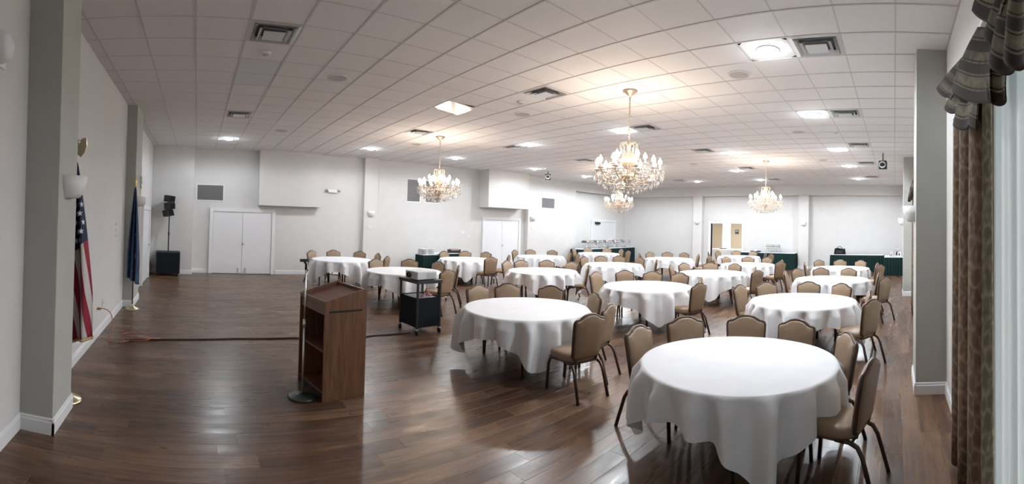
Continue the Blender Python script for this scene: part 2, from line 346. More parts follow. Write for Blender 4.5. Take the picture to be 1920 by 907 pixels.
for i, (d, k, j, x0, x1, y0, y1) in enumerate(tiles):
    cx, cy = tc_(k, j); whole = x1 - x0 > .6 and y1 - y0 > .6
    if i < 285 or (k, j) in ((7, 10), (7, 11)):
        if whole:
            new = (k, j) in ((1, 10), (1, 11))
            o = bpy.data.objects.new('ceiling_tile', pm2 if new else pm); COL.objects.link(o); o.location = (cx, cy, 0)
            if new: o['label'] = 'newer bluish ceiling tile between two vents'
            if (k, j) == (7, 11):
                o['label'] = 'glossy white panel tilted out of the ceiling grid'; o.material_slots[0].link = 'OBJECT'; o.material_slots[0].material = M['gloss']
                R = Matrix.Rotation(.12, 4, 'Y'); P = Matrix.Translation((cx, cy, HC + .0)); o.matrix_world = P @ R @ Matrix.Translation((0, 0, -HC - .02))
            o.parent = ceiling
        else:
            mb = MB(); tile_mb(mb, x0, x1, y0, y1); mb.build('ceiling_tile', M['tile'], ceiling)
    else: tile_mb(far, x0, x1, y0, y1)
o = far.build('distant_ceiling_tiles', M['tile'], ceiling); o['kind'] = 'stuff'

# ---- walls
T = .2
wl = struct(MB().b2((XL - T, YR - T, 0), (XL, YB2 + T, HC + .2)).build('wall_left', M['wall']))
def pier(parent, lo, hi, m='wall'): return MB().b2(lo, hi).build('pilaster', M[m], parent, bevel=.006)
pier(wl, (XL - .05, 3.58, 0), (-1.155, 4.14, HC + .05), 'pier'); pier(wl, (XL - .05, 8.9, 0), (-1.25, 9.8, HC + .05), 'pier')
# back wall with the bump-out on the left, boxes, pilasters and the recess at the far end
bw = MB().b2((XL, YB, 0), (16.75, YB2 + T, HC + .2)).b2((16.75, YB2, 0), (XF2 + T, YB2 + T, HC + .2)).b2((16.75, YB, 3.66), (XF, YB2, HC + .2))
wb = struct(bw.build('wall_back', M['wall']))
MB().b2((XL, 14.2, 0), (-.12, YB + .05, HC + .05)).build('bump_out', M['wall'], wb)
for x0, x1, y0 in ((5.70, 6.22, 14.45), (13.30, 13.86, 14.4)): pier(wb, (x0, y0, 0), (x1, YB + .05, HC + .05))
for x0, x1, y0, z0 in ((2.0, 4.1, 14.33, 2.28), (10.78, 12.95, 14.02, 2.56)):
    MB().b2((x0, y0, z0), (x1, YB + .05, HC + .05)).build('duct_box', M['wall'], wb, bevel=.008)
# far wall with doorway into the next room
fw = MB().b2((XF2, YR - T, 0), (XF2 + T, 7.68, HC + .2)).b2((XF2, 9.42, 0), (XF2 + T, YB2 + T, HC + .2)).b2((XF2, 7.68, 2.18), (XF2 + T, 9.42, HC + .2)).b2((XF, YR, 3.60), (XF2, YB, HC + .2))
wf = struct(fw.build('wall_far', M['wall']))
for y0, y1 in ((9.82, 10.34), (4.15, 4.66), (YR, -.33)): pier(wf, (XF, y0, 0), (XF2 + .05, y1, 3.62))
# window wall: two window openings
WIN = [(.35, 3.05), (7.55, 10.55)]; WZ0, WZ1 = .12, 2.95
rw = MB(); xs = XL - T
for a, b_ in WIN:
    rw.b2((xs, YR - T, 0), (a, YR, HC + .2)); rw.b2((a, YR - T, 0), (b_, YR, WZ0)); rw.b2((a, YR - T, WZ1), (b_, YR, HC + .2)); xs = b_
rw.b2((xs, YR - T, 0), (XF2 + T, YR, HC + .2))
wr = struct(rw.build('wall_right', M['wall']))
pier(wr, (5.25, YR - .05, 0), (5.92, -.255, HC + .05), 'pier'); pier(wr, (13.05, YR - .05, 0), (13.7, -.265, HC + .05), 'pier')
for i, (a, b_) in enumerate(WIN):
    wn = struct(empty('window_%d' % (i + 1), ((a + b_) / 2, YR - .1, WZ0)))
    L_ = (b_ - a) / 2; H_ = WZ1 - WZ0
    fb = MB().b2((-L_, -.04, 0), (L_, .04, .07)).b2((-L_, -.04, H_ - .07), (L_, .04, H_)).b2((-L_, -.04, 0), (-L_ + .07, .04, H_)).b2((L_ - .07, -.04, 0), (L_, .04, H_))
    fb.build('window_frame', M['white'], wn)
    for q in (-L_ / 3, L_ / 3): MB().b2((q - .03, -.03, .07), (q + .03, .03, H_ - .07)).build('mullion', M['white'], wn)
    for q in range(3):
        x0 = -L_ + .07 + q * (2 * L_ - .14) / 3; MB().b2((x0, -.006, .07), (x0 + (2 * L_ - .14) / 3, .006, H_ - .07)).build('pane', M['glass'], wn)
    ld = bpy.data.lights.new('window_portal', 'AREA'); ld.shape = 'RECTANGLE'; ld.size = b_ - a; ld.size_y = H_; ld.cycles.is_portal = True
    lo = bpy.data.objects.new('window_portal', ld); COL.objects.link(lo); lo.location = ((a + b_) / 2, YR - .19, WZ0 + H_ / 2); lo.rotation_euler = (PI / 2, 0, 0)

# ---- baseboards (profiled strip)
def base_run(mb, pts, h=.14, t=.018):
    """pts along the wall foot; room lies to the left of the direction of travel"""
    for (x0, y0), (x1, y1) in zip(pts, pts[1:]):
        d = Vector((x1 - x0, y1 - y0, 0)); l = d.length; d.normalize(); n = Vector((-d.y, d.x, 0)); a = Vector((x0, y0, 0)) - d * .0; b_ = Vector((x1, y1, 0))
        prof = [(0, 0), (t, 0), (t, h - .035), (t * .62, h - .028), (t * .62, h - .012), (t * .25, h), (0, h)]
        vs = [a - d * (q[0] if 0 else 0) + n * q[0] + Vector((0, 0, q[1])) for q in prof] + [b_ + n * q[0] + Vector((0, 0, q[1])) for q in prof]
        k = len(prof); mb.add(vs, [tuple(range(k)), tuple(range(k, 2 * k))[::-1]] + [(i, (i + 1) % k, k + (i + 1) % k, k + i) for i in range(k)])
    return mb
def baseboard(name, runs):
    mb = MB()
    for r_ in runs: base_run(mb, r_)
    return struct(mb.build(name, M['white']))
# along left wall walking towards -Y keeps the room (+X) on the left
baseboard('baseboard_left', [[(XL, 11.5), (XL, 9.8)], [(XL, 9.818), (-1.25, 9.818)][::1], [(-1.25, 9.82), (-1.25, 8.88)], [(-1.23, 8.9), (XL, 8.9)], [(XL, 8.9), (XL, 4.14)], [(XL, 4.14), (-1.155, 4.14)], [(-1.155, 4.158), (-1.155, 3.562)], [(-1.137, 3.58), (XL, 3.58)], [(XL, 3.58), (XL, YR)], [(XL, 14.2), (XL, 13.3)]])
baseboard('baseboard_back', [[(-.12, 14.2), (XL, 14.2)], [(-.12, YB), (-.12, 14.18)], [(.40, YB), (-.12, YB)], [(5.7, YB), (2.64, YB)], [(5.7, 14.45), (5.7, YB)][::1], [(6.24, 14.45), (5.68, 14.45)], [(10.93, YB), (6.22, YB)], [(13.3, YB), (13.1, YB)], [(13.88, 14.4), (13.28, 14.4)], [(16.75, YB), (13.86, YB)], [(XF2, YB2), (20.55, YB2)], [(18.3, YB2), (16.75, YB2)]])
baseboard('baseboard_far', [[(XF2, YR), (XF2, 7.58)], [(XF2, 9.52), (XF2, YB2)], [(XF, 4.13), (XF, 4.68)], [(XF, 9.8), (XF, 10.36)]])
baseboard('baseboard_right', [[(3.05, YR), (5.25, YR)], [(5.25, YR), (5.25, -.255)], [(5.232, -.255), (5.94, -.255)], [(5.92, YR), (7.55, YR)], [(10.55, YR), (13.05, YR)], [(13.05, YR), (13.05, -.265)], [(13.03, -.265), (13.72, -.265)], [(13.7, YR), (XF, YR)]])

# ---- doors
def door(name, loc, ry, width, height, leaves, casing=.12, knob_z=1.0, bolts=False):
    """door in a wall; local x along the wall, local -y into the room"""
    d = struct(empty(name, loc, ry)); w2 = width / 2
    cb_ = MB().b2((-w2 - casing, -.03, 0), (-w2, .05, height + casing)).b2((w2, -.03, 0), (w2 + casing, .05, height + casing)).b2((-w2, -.03, height), (w2, .05, height + casing))
    cb_.build('casing', M['white'], d, bevel=.006)
    lw = width / leaves
    for i in range(leaves):
        x0 = -w2 + i * lw; lf = MB().b2((x0 + .004, 0.0, .012), (x0 + lw - .004, .045, height - .006)).build('door_leaf', M['door'], d, bevel=.004)
    k = MB().lathe([(.0, .065), (.02, .06), (.03, .045), (.022, .02), (.012, .012), (.03, .006), (.03, 0)], n=12).build('knob', M['steel'], d)
    k.rotation_euler = (PI / 2, 0, 0); k.location = ((.03 if leaves == 2 else w2 - .1), 0, knob_z)
    if bolts:
        for q in (-.12, .12): MB().b2((q - .02, -.02, .06), (q + .02, 0, .2)).build('bolt', M['steel'], d)
    return d
door('door_1', (1.52, YB - .05, 0), 0, 1.95, 2.04, 2, bolts=True)
door('door_2', (12.0, YB - .05, 0), 0, 1.85, 2.06, 2)
d3 = door('door_3', (19.43, YB2 - .05, 0), 0, 2.0, 2.15, 2)
MB().b2((-.8, -.1, 2.02), (-.42, -.0, 2.13)).build('door_closer', M['black'], d3, bevel=.01)
door('door_4', (XL + .05, 12.4, 0), PI / 2, 1.5, 2.0, 1)
# doorway casing to the next room, and that room
dw = struct(empty('door_5', (XF2, 8.55, 0), -PI / 2))
MB().b2((-.99, -.03, 0), (-.87, .23, 2.30)).b2((.87, -.03, 0), (.99, .23, 2.30)).b2((-.87, -.03, 2.18), (.87, .23, 2.30)).build('casing', M['white'], dw, bevel=.006)
nr = MB().b2((27, 5, 0), (27.2, 12.5, 3)).b2((XF2 + T, 4.8, 0), (27.2, 5, 3)).b2((XF2 + T, 12.5, 0), (27.2, 12.7, 3)).b2((XF2 + T, 4.8, 3), (27.2, 12.7, 3.2))
struct(nr.build('wall_beyond', M['beige']))
wn = struct(empty('window_3', (26.98, 10.68, .2)))
MB().b2((-.02, -.27, 0), (.0, .27, 2.5)).build('blind', M['daypane'], wn)
MB().b2((-.05, -.34, -.08), (.02, -.27, 2.58)).b2((-.05, .27, -.08), (.02, .34, 2.58)).b2((-.05, -.27, 2.5), (.02, .27, 2.58)).b2((-.05, -.27, -.08), (.02, .27, 0)).build('window_frame', M['white'], wn)
ld = bpy.data.lights.new('lamp', 'AREA'); ld.shape = 'DISK'; ld.size = .5; ld.energy = 130; ld.color = (1, .92, .8)
fx = tag(empty('added_ceiling_lamp', (23.6, 8.8, 2.9)), 'added round ceiling lamp, out of view, lighting the small room through the doorway', 'lamp')  # lamp added out of view to brighten the next room
MB().lathe([(.0, .0), (.2, .01), (.28, .05), (.3, .1)], n=20).build('diffuser', M['daypane'], fx)
lo = bpy.data.objects.new('lamp', ld); COL.objects.link(lo); lo.parent = fx; lo.location = (0, 0, -.03)

# ============================================================ CEILING FITTINGS
def downlight(k, j, label):
    x, y = tc_(k, j); o = tag(empty('downlight', (x, y, HC)), label, 'light', 'recessed ceiling downlights')
    q = G / 2 - .013
    # square tile with a round hole, trim ring, reflector can, lamp
    n = 24; vs, fs = [], []
    for a in range(n):
        t = 2 * PI * (a + .5) / n; c_, s_ = math.cos(t), math.sin(t); m_ = max(abs(c_), abs(s_)); vs += [(q * c_ / m_, q * s_ / m_, .006), (.125 * c_, .125 * s_, .006)]
    fs = [(2 * a, 2 * ((a + 1) % n), 2 * ((a + 1) % n) + 1, 2 * a + 1) for a in range(n)]
    MB().add(vs, fs).build('tile', M['tile'], o)
    MB().lathe([(.15, .005), (.148, -.004), (.118, -.002), (.115, .02)], n=24).build('trim_ring', M['white'], o)
    MB().lathe([(.117, .0), (.105, .06), (.0, .075)], n=24).build('reflector', M['chrome'], o)
    MB().ell((0, 0, .0), (.112, .112, .045), 20, 8).build('lamp', M['lamp'], o)
    ld = bpy.data.lights.new('lamp_light', 'SPOT'); ld.energy = DOWN_W * 2.2 * (.42 if y > 11.5 and x < 14 else .85 if y < 2 and x < 16 else 1); ld.color = (.86, .94, 1.0); ld.shadow_soft_size = .09; ld.spot_size = 3.05; ld.spot_blend = .35
    l = bpy.data.objects.new('lamp_light', ld); COL.objects.link(l); l.parent = o; l.location = (0, 0, -.06)
    ld = bpy.data.lights.new('lamp_spill', 'POINT'); ld.energy = DOWN_W * .022; ld.color = (.86, .94, 1.0); ld.shadow_soft_size = .09
    l = bpy.data.objects.new('lamp_spill', ld); COL.objects.link(l); l.parent = o; l.location = (0, 0, -.24)
DL = ['over the blank floor by the left rear doors', 'first along the back wall past the hanging box', 'second along the back wall above the buffet chairs',
      'alone in the third row above the far chandeliers', 'third along the back wall near the second hanging box', 'just beyond the nearest chandelier rod', 'over the middle of the second table row',
      'between the far and the deepest chandelier', 'nearest the far wall behind the deepest chandelier', 'by the far wall above the open doorway', 'first and brightest along the window side', 'second along the window side',
      'third along the window side', 'fourth along the window side', 'last along the window side at the far wall', 'beyond the second hanging box, mostly hidden by the nearest chandelier', 'above the corner buffet, hidden behind the nearest chandelier']
for (k, j), s_ in zip(DOWN, DL): downlight(k, j, 'recessed white downlight ' + s_)
def vent(k, j, label):
    x, y = tc_(k, j); o = tag(empty('air_vent', (x, y, HC)), label, 'vent', 'square ceiling air diffusers')
    def ring(r0, z0, r1, z1, name, m_, t=.004):
        vs = []; 
        for r_, z_ in ((r0, z0), (r1, z1), (r1, z1 + t), (r0, z0 + t)): vs += [(-r_, -r_, z_), (r_, -r_, z_), (r_, r_, z_), (-r_, r_, z_)]
        fs = [(a * 4 + i, a * 4 + (i + 1) % 4, ((a + 1) % 4) * 4 + (i + 1) % 4, ((a + 1) % 4) * 4 + i) for a in range(4) for i in range(4)]
        return MB().add(vs, fs).build(name, m_, o)
    ring(.298, .004, .25, -.004, 'frame', M['louver'])
    ring(.245, -.014, .20, .030, 'louver', M['louver']); ring(.185, -.030, .135, .012, 'louver', M['louver'])
    MB().b2((-.125, -.125, -.032), (.125, .125, -.024)).build('centre_plate', M['louver'], o)
    MB().b2((-.296, -.296, .06), (.296, .296, .07)).b2((-.296, -.296, .008), (-.262, .296, .06)).b2((.262, -.296, .008), (.296, .296, .06)).b2((-.26, -.296, .008), (.26, -.262, .06)).b2((-.26, .262, .008), (.26, .296, .06)).build('plenum', M['grilleback'], o)
VL = ['over the open floor nearest the flag', 'over the open floor near the left doors', 'beside the nearest chandelier', 'beside the left rear chandelier', 'behind the left rear chandelier', 'past the nearest chandelier rod', 'amid the second table row',
      'first by the window-side downlights', 'second by the window-side downlights', 'third by the window-side downlights', 'fourth by the window-side downlights', 'last by the window-side downlights', 'beside the far chandelier', 'by the deepest downlight', 'near the far wall above the doorway', 'hidden mostly behind the deep chandelier']
for (k, j), s_ in zip(VENT, VL): vent(k, j, 'square white ceiling vent ' + s_)
SL = ['over the open floor left of centre', 'over the left rear floor', 'between the two near chandeliers', 'beside the brightest window-side downlight', 'above the left rear chandelier', 'near the far chandelier on the window side', 'midway along the window side', 'beyond the far chandelier']
for (x, y), s_ in zip(SPK, SL):
    o = tag(empty('ceiling_speaker', (x, y, HC)), 'round flush ceiling speaker ' + s_, 'speaker', 'round ceiling speakers')
    MB().lathe([(.165, .004), (.16, -.008), (.14, -.010)], n=28).build('rim', M['tile'], o); MB().lathe([(.14, -.009), (.07, -.006), (.0, -.005)], n=28).build('grille', M['spk'], o)
for x, y, s_ in ((.84, 5.8, 'beside the nearest vent over open floor'), (5.18, 5.87, 'near the tilted tile and chandelier'), (18.9, 7.2, 'near the far wall'), (9.64, 1.3, 'on the window side'), (17.1, 1.44, 'near the last window-side downlight')):
    o = tag(empty('smoke_detector', (x, y, HC)), 'small white smoke detector ' + s_, 'detector', 'ceiling smoke detectors')
    MB().lathe([(.07, .004), (.07, -.015), (.055, -.03), (.0, -.036)], n=18).build('housing', M['white'], o); MB().lathe([(.05, -.031), (.03, -.042), (0, -.044)], n=14).build('sensor_cap', M['grey'], o)

# ---- chandeliers
def bez(p0, p1, p2, p3, n=8):
    p0, p1, p2, p3 = map(Vector, (p0, p1, p2, p3))
    return [(1 - t) ** 3 * p0 + 3 * (1 - t) ** 2 * t * p1 + 3 * (1 - t) * t * t * p2 + t ** 3 * p3 for t in (i / n for i in range(n + 1))]
def make_chandelier(x, y):
    o = empty('chandelier', (x, y, HC)); rc = random.Random(3)
    Z = lambda z: z - HC
    MB().lathe([(.0, -.10), (.02, -.095), (.035, -.07), (.07, -.05), (.075, -.035), (.115, -.02), (.12, -.004), (.12, .004)], n=24).build('canopy', M['gilt'], o)
    ch = MB().cyl((0, 0, Z(3.98)), (0, 0, Z(3.27)), .008, 8)
    for i in range(16): ch.ell((0, 0, Z(3.96) - i * .043), (.014, .014, .016), 6, 4)
    ch.build('chain', M['gilt'], o)
    MB().lathe([(.0, Z(3.28)), (.02, Z(3.27)), (.05, Z(3.24)), (.03, Z(3.19)), (.025, Z(3.12)), (.06, Z(3.08)), (.11, Z(3.02)), (.13, Z(2.95)), (.10, Z(2.87)), (.05, Z(2.83)), (.06, Z(2.78)), (.13, Z(2.74)), (.14, Z(2.70)), (.07, Z(2.64)), (.03, Z(2.55)), (.05, Z(2.50)), (.0, Z(2.46))], n=20).build('stem', M['gilt'], o)
    cr = MB()
    for i in range(8):
        a = 2 * PI * i / 8; c_, s_ = math.cos(a), math.sin(a)
        cr.tube(bez((.03 * c_, .03 * s_, Z(3.22)), (.12 * c_, .12 * s_, Z(3.30)), (.17 * c_, .17 * s_, Z(3.22)), (.13 * c_, .13 * s_, Z(3.14)), 5), .007, 5)
    cr.build('crown', M['gilt'], o)
    def strand(mb, p, q, sag, n, r):
        p, q = Vector(p), Vector(q)
        for i in range(n + 1):
            t = i / n; w_ = p.lerp(q, t); w_.z -= sag * 4 * t * (1 - t); mb.octa(w_, r, r * 1.2)
    cs = MB()
    for i in range(12):                                                     # strands from the crown to the ring of arms
        a = 2 * PI * i / 12; c_, s_ = math.cos(a), math.sin(a)
        strand(cs, (.13 * c_, .13 * s_, Z(3.14)), (.22 * c_, .22 * s_, Z(2.90)), .02, 7, .014)
        strand(cs, (.22 * c_, .22 * s_, Z(2.90)), (.12 * c_, .12 * s_, Z(2.78)), .02, 5, .016)
        cs.octa((.13 * c_, .13 * s_, Z(3.10)), .016, .035)
    NA = 10
    for i in range(NA):
        a = 2 * PI * i / NA + .2; R_ = .50; zc = 2.80; inner = 0
        c_, s_ = math.cos(a), math.sin(a)
        arm = MB().tube(bez((.08 * c_, .08 * s_, Z(2.74)), (.22 * c_, .22 * s_, Z(2.58)), (.40 * c_, .40 * s_, Z(2.60)), (R_ * c_, R_ * s_, Z(zc)), 10), .011, 6).build('arm', M['gilt'], o)
        cx, cy = R_ * c_, R_ * s_
        MB().lathe([(.012, 0), (.045, .012), (.055, .022), (.045, .024), (.016, .012)], (cx, cy, Z(zc)), 12).build('drip_pan', M['crystal'], arm)
        MB().cyl((cx, cy, Z(zc + .015)), (cx, cy, Z(zc + .10)), .013, 8).build('candle', M['white'], arm)
        MB().lathe([(.0, 0), (.018, .005), (.034, .032), (.032, .055), (.014, .09), (.0, .115)], (cx, cy, Z(zc + .10)), 10).build('bulb', M['bulb'], arm)
        for k_ in range(7):
            t = 2 * PI * k_ / 7; cs.octa((cx + .05 * math.cos(t), cy + .05 * math.sin(t), Z(zc - .035)), .013, .038)
        a2 = a + 2 * PI / NA
        strand(cs, (cx, cy, Z(zc)), (R_ * math.cos(a2), R_ * math.sin(a2), Z(zc)), .10, 9, .013)
        strand(cs, (cx, cy, Z(zc)), (.16 * c_, .16 * s_, Z(2.86)), .07, 9, .012)
        if i % 2 == 0:
            ld = bpy.data.lights.new('bulb_light', 'POINT'); ld.energy = BULB_W * 2; ld.color = (1.0, .79, .63); ld.shadow_soft_size = .04
            l = bpy.data.objects.new('bulb_light', ld); COL.objects.link(l); l.parent = o; l.location = (cx, cy, Z(zc + .24))
    for i in range(5):
        a = 2 * PI * i / 5 + .5; R_ = .27; zc = 2.92; c_, s_ = math.cos(a), math.sin(a)
        arm = MB().tube(bez((.08 * c_, .08 * s_, Z(2.80)), (.16 * c_, .16 * s_, Z(2.74)), (.25 * c_, .25 * s_, Z(2.78)), (R_ * c_, R_ * s_, Z(zc)), 8), .010, 6).build('arm', M['gilt'], o)
        cx, cy = R_ * c_, R_ * s_
        MB().lathe([(.012, 0), (.045, .012), (.055, .022), (.045, .024), (.016, .012)], (cx, cy, Z(zc)), 12).build('drip_pan', M['crystal'], arm)
        MB().cyl((cx, cy, Z(zc + .015)), (cx, cy, Z(zc + .08)), .013, 8).build('candle', M['white'], arm)
        MB().lathe([(.0, 0), (.018, .005), (.034, .032), (.032, .055), (.014, .09), (.0, .115)], (cx, cy, Z(zc + .08)), 10).build('bulb', M['bulb'], arm)
    for ring, (R_, z0, n, s_) in enumerate(((.56, 2.74, 40, .017), (.54, 2.66, 38, .017), (.47, 2.60, 34, .017), (.38, 2.54, 28, .016), (.28, 2.49, 22, .016), (.16, 2.46, 14, .016))):
        for i in range(n):
            a = 2 * PI * (i + .5 * (ring % 2)) / n
            cs.octa((R_ * math.cos(a), R_ * math.sin(a), Z(z0 + rc.uniform(-.03, .03))), s_, s_ * rc.uniform(1.8, 2.8))
    cs.ell((0, 0, Z(2.445)), (.03, .03, .035), 8, 6)
    q = cs.build('crystals', M['crystal'], o); q['kind'] = 'stuff'
    rg = MB()
    for R_, z0 in ((.56, 2.77), (.40, 2.62), (.22, 2.53)):
        rg.tube([(R_ * math.cos(2 * PI * i / 32), R_ * math.sin(2 * PI * i / 32), Z(z0)) for i in range(33)], .007, 5, caps=False)
    rg.build('hoop', M['gilt'], o)
    return o
c0 = make_chandelier(5.80, 3.98); spots = [(5.83, 9.66), (13.47, 4.03), (13.47, 9.66)]
CLB = ['nearest and largest crystal chandelier hanging over the first tables, lit', 'lit crystal chandelier hanging in front of the two back-wall grilles', 'lit crystal chandelier farthest along the window side', 'lit crystal chandelier seen just beneath the nearest one, by the corner']
chs = [c0] + [copy_tree(c0) for _ in spots]
for o, p_ in zip(chs[1:], spots): o.location = (p_[0], p_[1], HC)
for o, s_ in zip(chs, CLB): tag(o, s_, 'chandelier', 'crystal chandeliers')

# ============================================================ TABLES AND CHAIRS
TR = .86
def make_chair():
    o = empty('banquet_chair')
    # seat: thick cushion, crowned top, rounded corners (grid of a superellipse)
    def seat(u, v):
        a = 2 * PI * u; c_, s_ = math.cos(a), math.sin(a); k = (abs(c_) ** 4.5 + abs(s_) ** 4.5) ** (-1 / 4.5)
        prof = [(0.0, .492), (.5, .490), (.85, .482), (.96, .470), (1.0, .452), (1.0, .415), (.96, .395), (.5, .392), (0, .392)]
        r_, z = prof[round(v * 8)]; wd = .225 - .012 * (s_ < 0) * abs(s_)
        return (c_ * k * r_ * wd, .01 + s_ * k * r_ * .225, z)
    MB().grid(seat, 28, 8, wrap=True).build('seat', M['vinyl'], o)
    # back outline (x, height) with crown top; local plane tilts backwards
    half = [(0, .435), (.10, .435), (.165, .440), (.186, .47), (.197, .62), (.206, .76), (.210, .835), (.203, .858), (.180, .868), (.150, .872), (.118, .890), (.080, .912), (.04, .922), (0, .925)]
    full = half + [(-x, z) for x, z in reversed(half[1:-1])]
    def place(x, z, off): t = z - .44; return Vector((x, -.205 - .135 * t - .05 * t * t + off, z))
    n = len(full); cz = .68
    vs, fs = [], []
    layers = [(.90, .034), (.965, .028), (.99, .012), (.99, -.012), (.965, -.028), (.90, -.034)]
    for s_, off in layers:
        for x, z in full: vs.append(place(x * s_, cz + (z - cz) * (1 - (1 - s_) * .75), off))
    for i in range(len(layers) - 1): fs += [(i * n + k, i * n + (k + 1) % n, (i + 1) * n + (k + 1) % n, (i + 1) * n + k) for k in range(n)]
    # pillow faces: inner ring then centre strip
    for base, off in ((0, .042), ((len(layers) - 1) * n, -.042)):
        b0 = len(vs)
        for x, z in full: vs.append(place(x * .55, cz + (z - cz) * .6, off))
        fs += [(base + k, base + (k + 1) % n, b0 + (k + 1) % n, b0 + k) for k in range(n)]; fs.append(tuple(range(b0, b0 + n)))
    MB().add(vs, fs, True).build('backrest', M['vinyl'], o)
    fr = MB().tube([place(x * 1.01, z + (.004 if z > .8 else 0), 0) for x, z in full[1:] + full[:2]], .0165, 6, caps=False)
    for s_ in (-1, 1): fr.tube([(s_ * .15, -.16, .395), (s_ * .15, -.215, .405), place(s_ * .15, .47, -.02)], .012, 6)
    fr.build('back_frame', M['bronze'], o)
    sf = [(.20, .20), (.20, -.19), (-.20, -.19), (-.20, .20), (.20, .20)]
    MB().tube([(x, y, .382) for x, y in sf], .013, 6).build('seat_frame', M['bronze'], o)
    for s_ in (-1, 1):
        MB().tube([(s_ * .195, .06, .384), (s_ * .198, .15, .382), (s_ * .202, .195, .355), (s_ * .207, .215, .30), (s_ * .212, .235, .0)], .018, 8).build('leg', M['bronze'], o)
        MB().tube([(s_ * .19, -.06, .384), (s_ * .193, -.17, .382), (s_ * .197, -.235, .355), (s_ * .202, -.275, .29), (s_ * .215, -.36, .0)], .018, 8).build('leg', M['bronze'], o)
    return o
chair0 = make_chair()
TAB = {'T1': ((3.72, 1.33), 30, 'nearest white table', [(89.4, 1.08), (52.8, 1.14), (16.2, 1.12), (-16.0, 1.08), (-57.7, 1.05), (-105.6, 1.2)]),
 'T2': ((4.22, 4.55), 58, 'front table of second row', [(91.2, 1.15), (63.6, 1.17), (26.4, 1.06), (-26.6, 1.05), (-75.0, 1.23), (-104.4, 1.46)]),
 'T3': ((7.49, 4.62), 45, 'second table of second row', [(88.7, 1.33), (55.6, 1.32), (26.4, 1.12), (-7.4, 1.15), (-58.0, 1.06), (-102.0, 1.28)]),
 'T4': ((7.17, 1.47), 80, 'second table of window row', [(80.6, 1.21), (49.9, 1.15), (7.2, 1.12), (-27.2, 1.12), (-81.9, 1.08), (-125.7, 1.42)]),
 'T5': ((7.93, 7.98), 50, 'second table of third row', [(106.0, 1.12), (78.9, 1.12), (39.2, 1.12), (0.4, 1.12), (-50.6, 1.14)]),
 'T6': ((10.72, 4.63), 20, 'third table of second row', [(106.2, 1.12), (68.7, 1.12), (27.2, 1.12), (-10.7, 1.12), (-70.9, 1.12), (-112.6, 1.55)]),
 'T7': ((10.39, 1.45), 5, 'third table of window row', [(96.2, 1.12), (60.4, 1.12), (23.0, 1.12), (-14.2, 1.12), (-91, 1.10), (-128, 1.6)]),
 'T8': ((11.06, 8.07), 40, 'third table of third row', [(94.4, 1.12), (59.0, 1.12), (27.9, 1.36), (-13.6, 1.12), (-59.4, 1.32)]),
 'T9': ((4.68, 9.23), 70, 'front table of third row', [(103.8, 1.12), (54.9, 1.12), (12.1, 1.12), (-34.0, 1.27), (-80.5, 1.5)]),
 'T10': ((4.15, 12.15), 15, 'front table of wall row', [(127.4, 1.12), (85.7, 1.12), (42.1, 1.12), (-2.8, 1.12), (-47.8, 1.42)]),
 'T11': ((8.19, 11.71), 55, 'second table of wall row', [(98.8, 1.12), (58.7, 1.12), (18.4, 1.12), (-46.3, 1.36), (-96.5, 1.5)]),
 'T12': ((11.46, 11.69), 33, 'third table of wall row', [(106.1, 1.12), (65.2, 1.12), (20.8, 1.12), (-35.1, 1.12), (-73.5, 1.5)]),
 'T13': ((14.98, 11.74), 10, 'last table of wall row', [(112.5, 1.12), (63.2, 1.12), (17.3, 1.12), (-26.4, 1.12), (-83.9, 1.44)]),
 'T14': ((14.62, 8.10), 65, 'last table of third row', [(129.8, 1.12), (72, 1.12), (33.3, 1.12), (-4.5, 1.12), (-55, 1.12), (-85, 1.6)]),
 'T15': ((13.88, 4.72), 30, 'fourth table of second row', [(105.5, 1.12), (61.6, 1.12), (20.0, 1.12), (-18.1, 1.12), (-85, 1.12), (-120, 1.5)]),
 'T16': ((17.6, 6.40), 75, 'deepest table by the far buffet', [(113.7, 1.29), (74.4, 1.12), (26.4, 1.12), (-14.0, 1.12), (-78, 1.12), (-107, 1.6)]),
 'T17': ((13.56, 1.63), 50, 'last table of window row', [(101.6, 1.12), (46.0, 1.12), (7.6, 1.12), (-29.6, 1.12), (-92, 1.12), (-125, 1.5)])}
def make_table():
    o = empty('round_table')
    MB().lathe([(0, .752), (TR - .01, .752), (TR, .748), (TR, .728), (TR - .01, .722), (0, .722)], n=48).build('tabletop', M['grey'], o)
    for sx in (-1, 1):
        for sy in (-1, 1):
            MB().tube([(sx * .42, sy * .26, .722), (sx * .46, sy * .28, .5), (sx * .54, sy * .36, .28), (sx * .55, sy * .37, .01)], .016, 8).ell((sx * .55, sy * .37, .012), (.02, .02, .012), 8, 4).build('leg', M['bronze'], o)
        MB().tube([(sx * .50, -.32, .36), (sx * .50, .32, .36)], .012, 6).build('crossbar', M['bronze'], o)
        MB().tube([(sx * .47, 0, .36), (sx * .12, 0, .715)], .011, 6).build('brace', M['bronze'], o)
    return o
table0 = make_table()
HS = 1.145
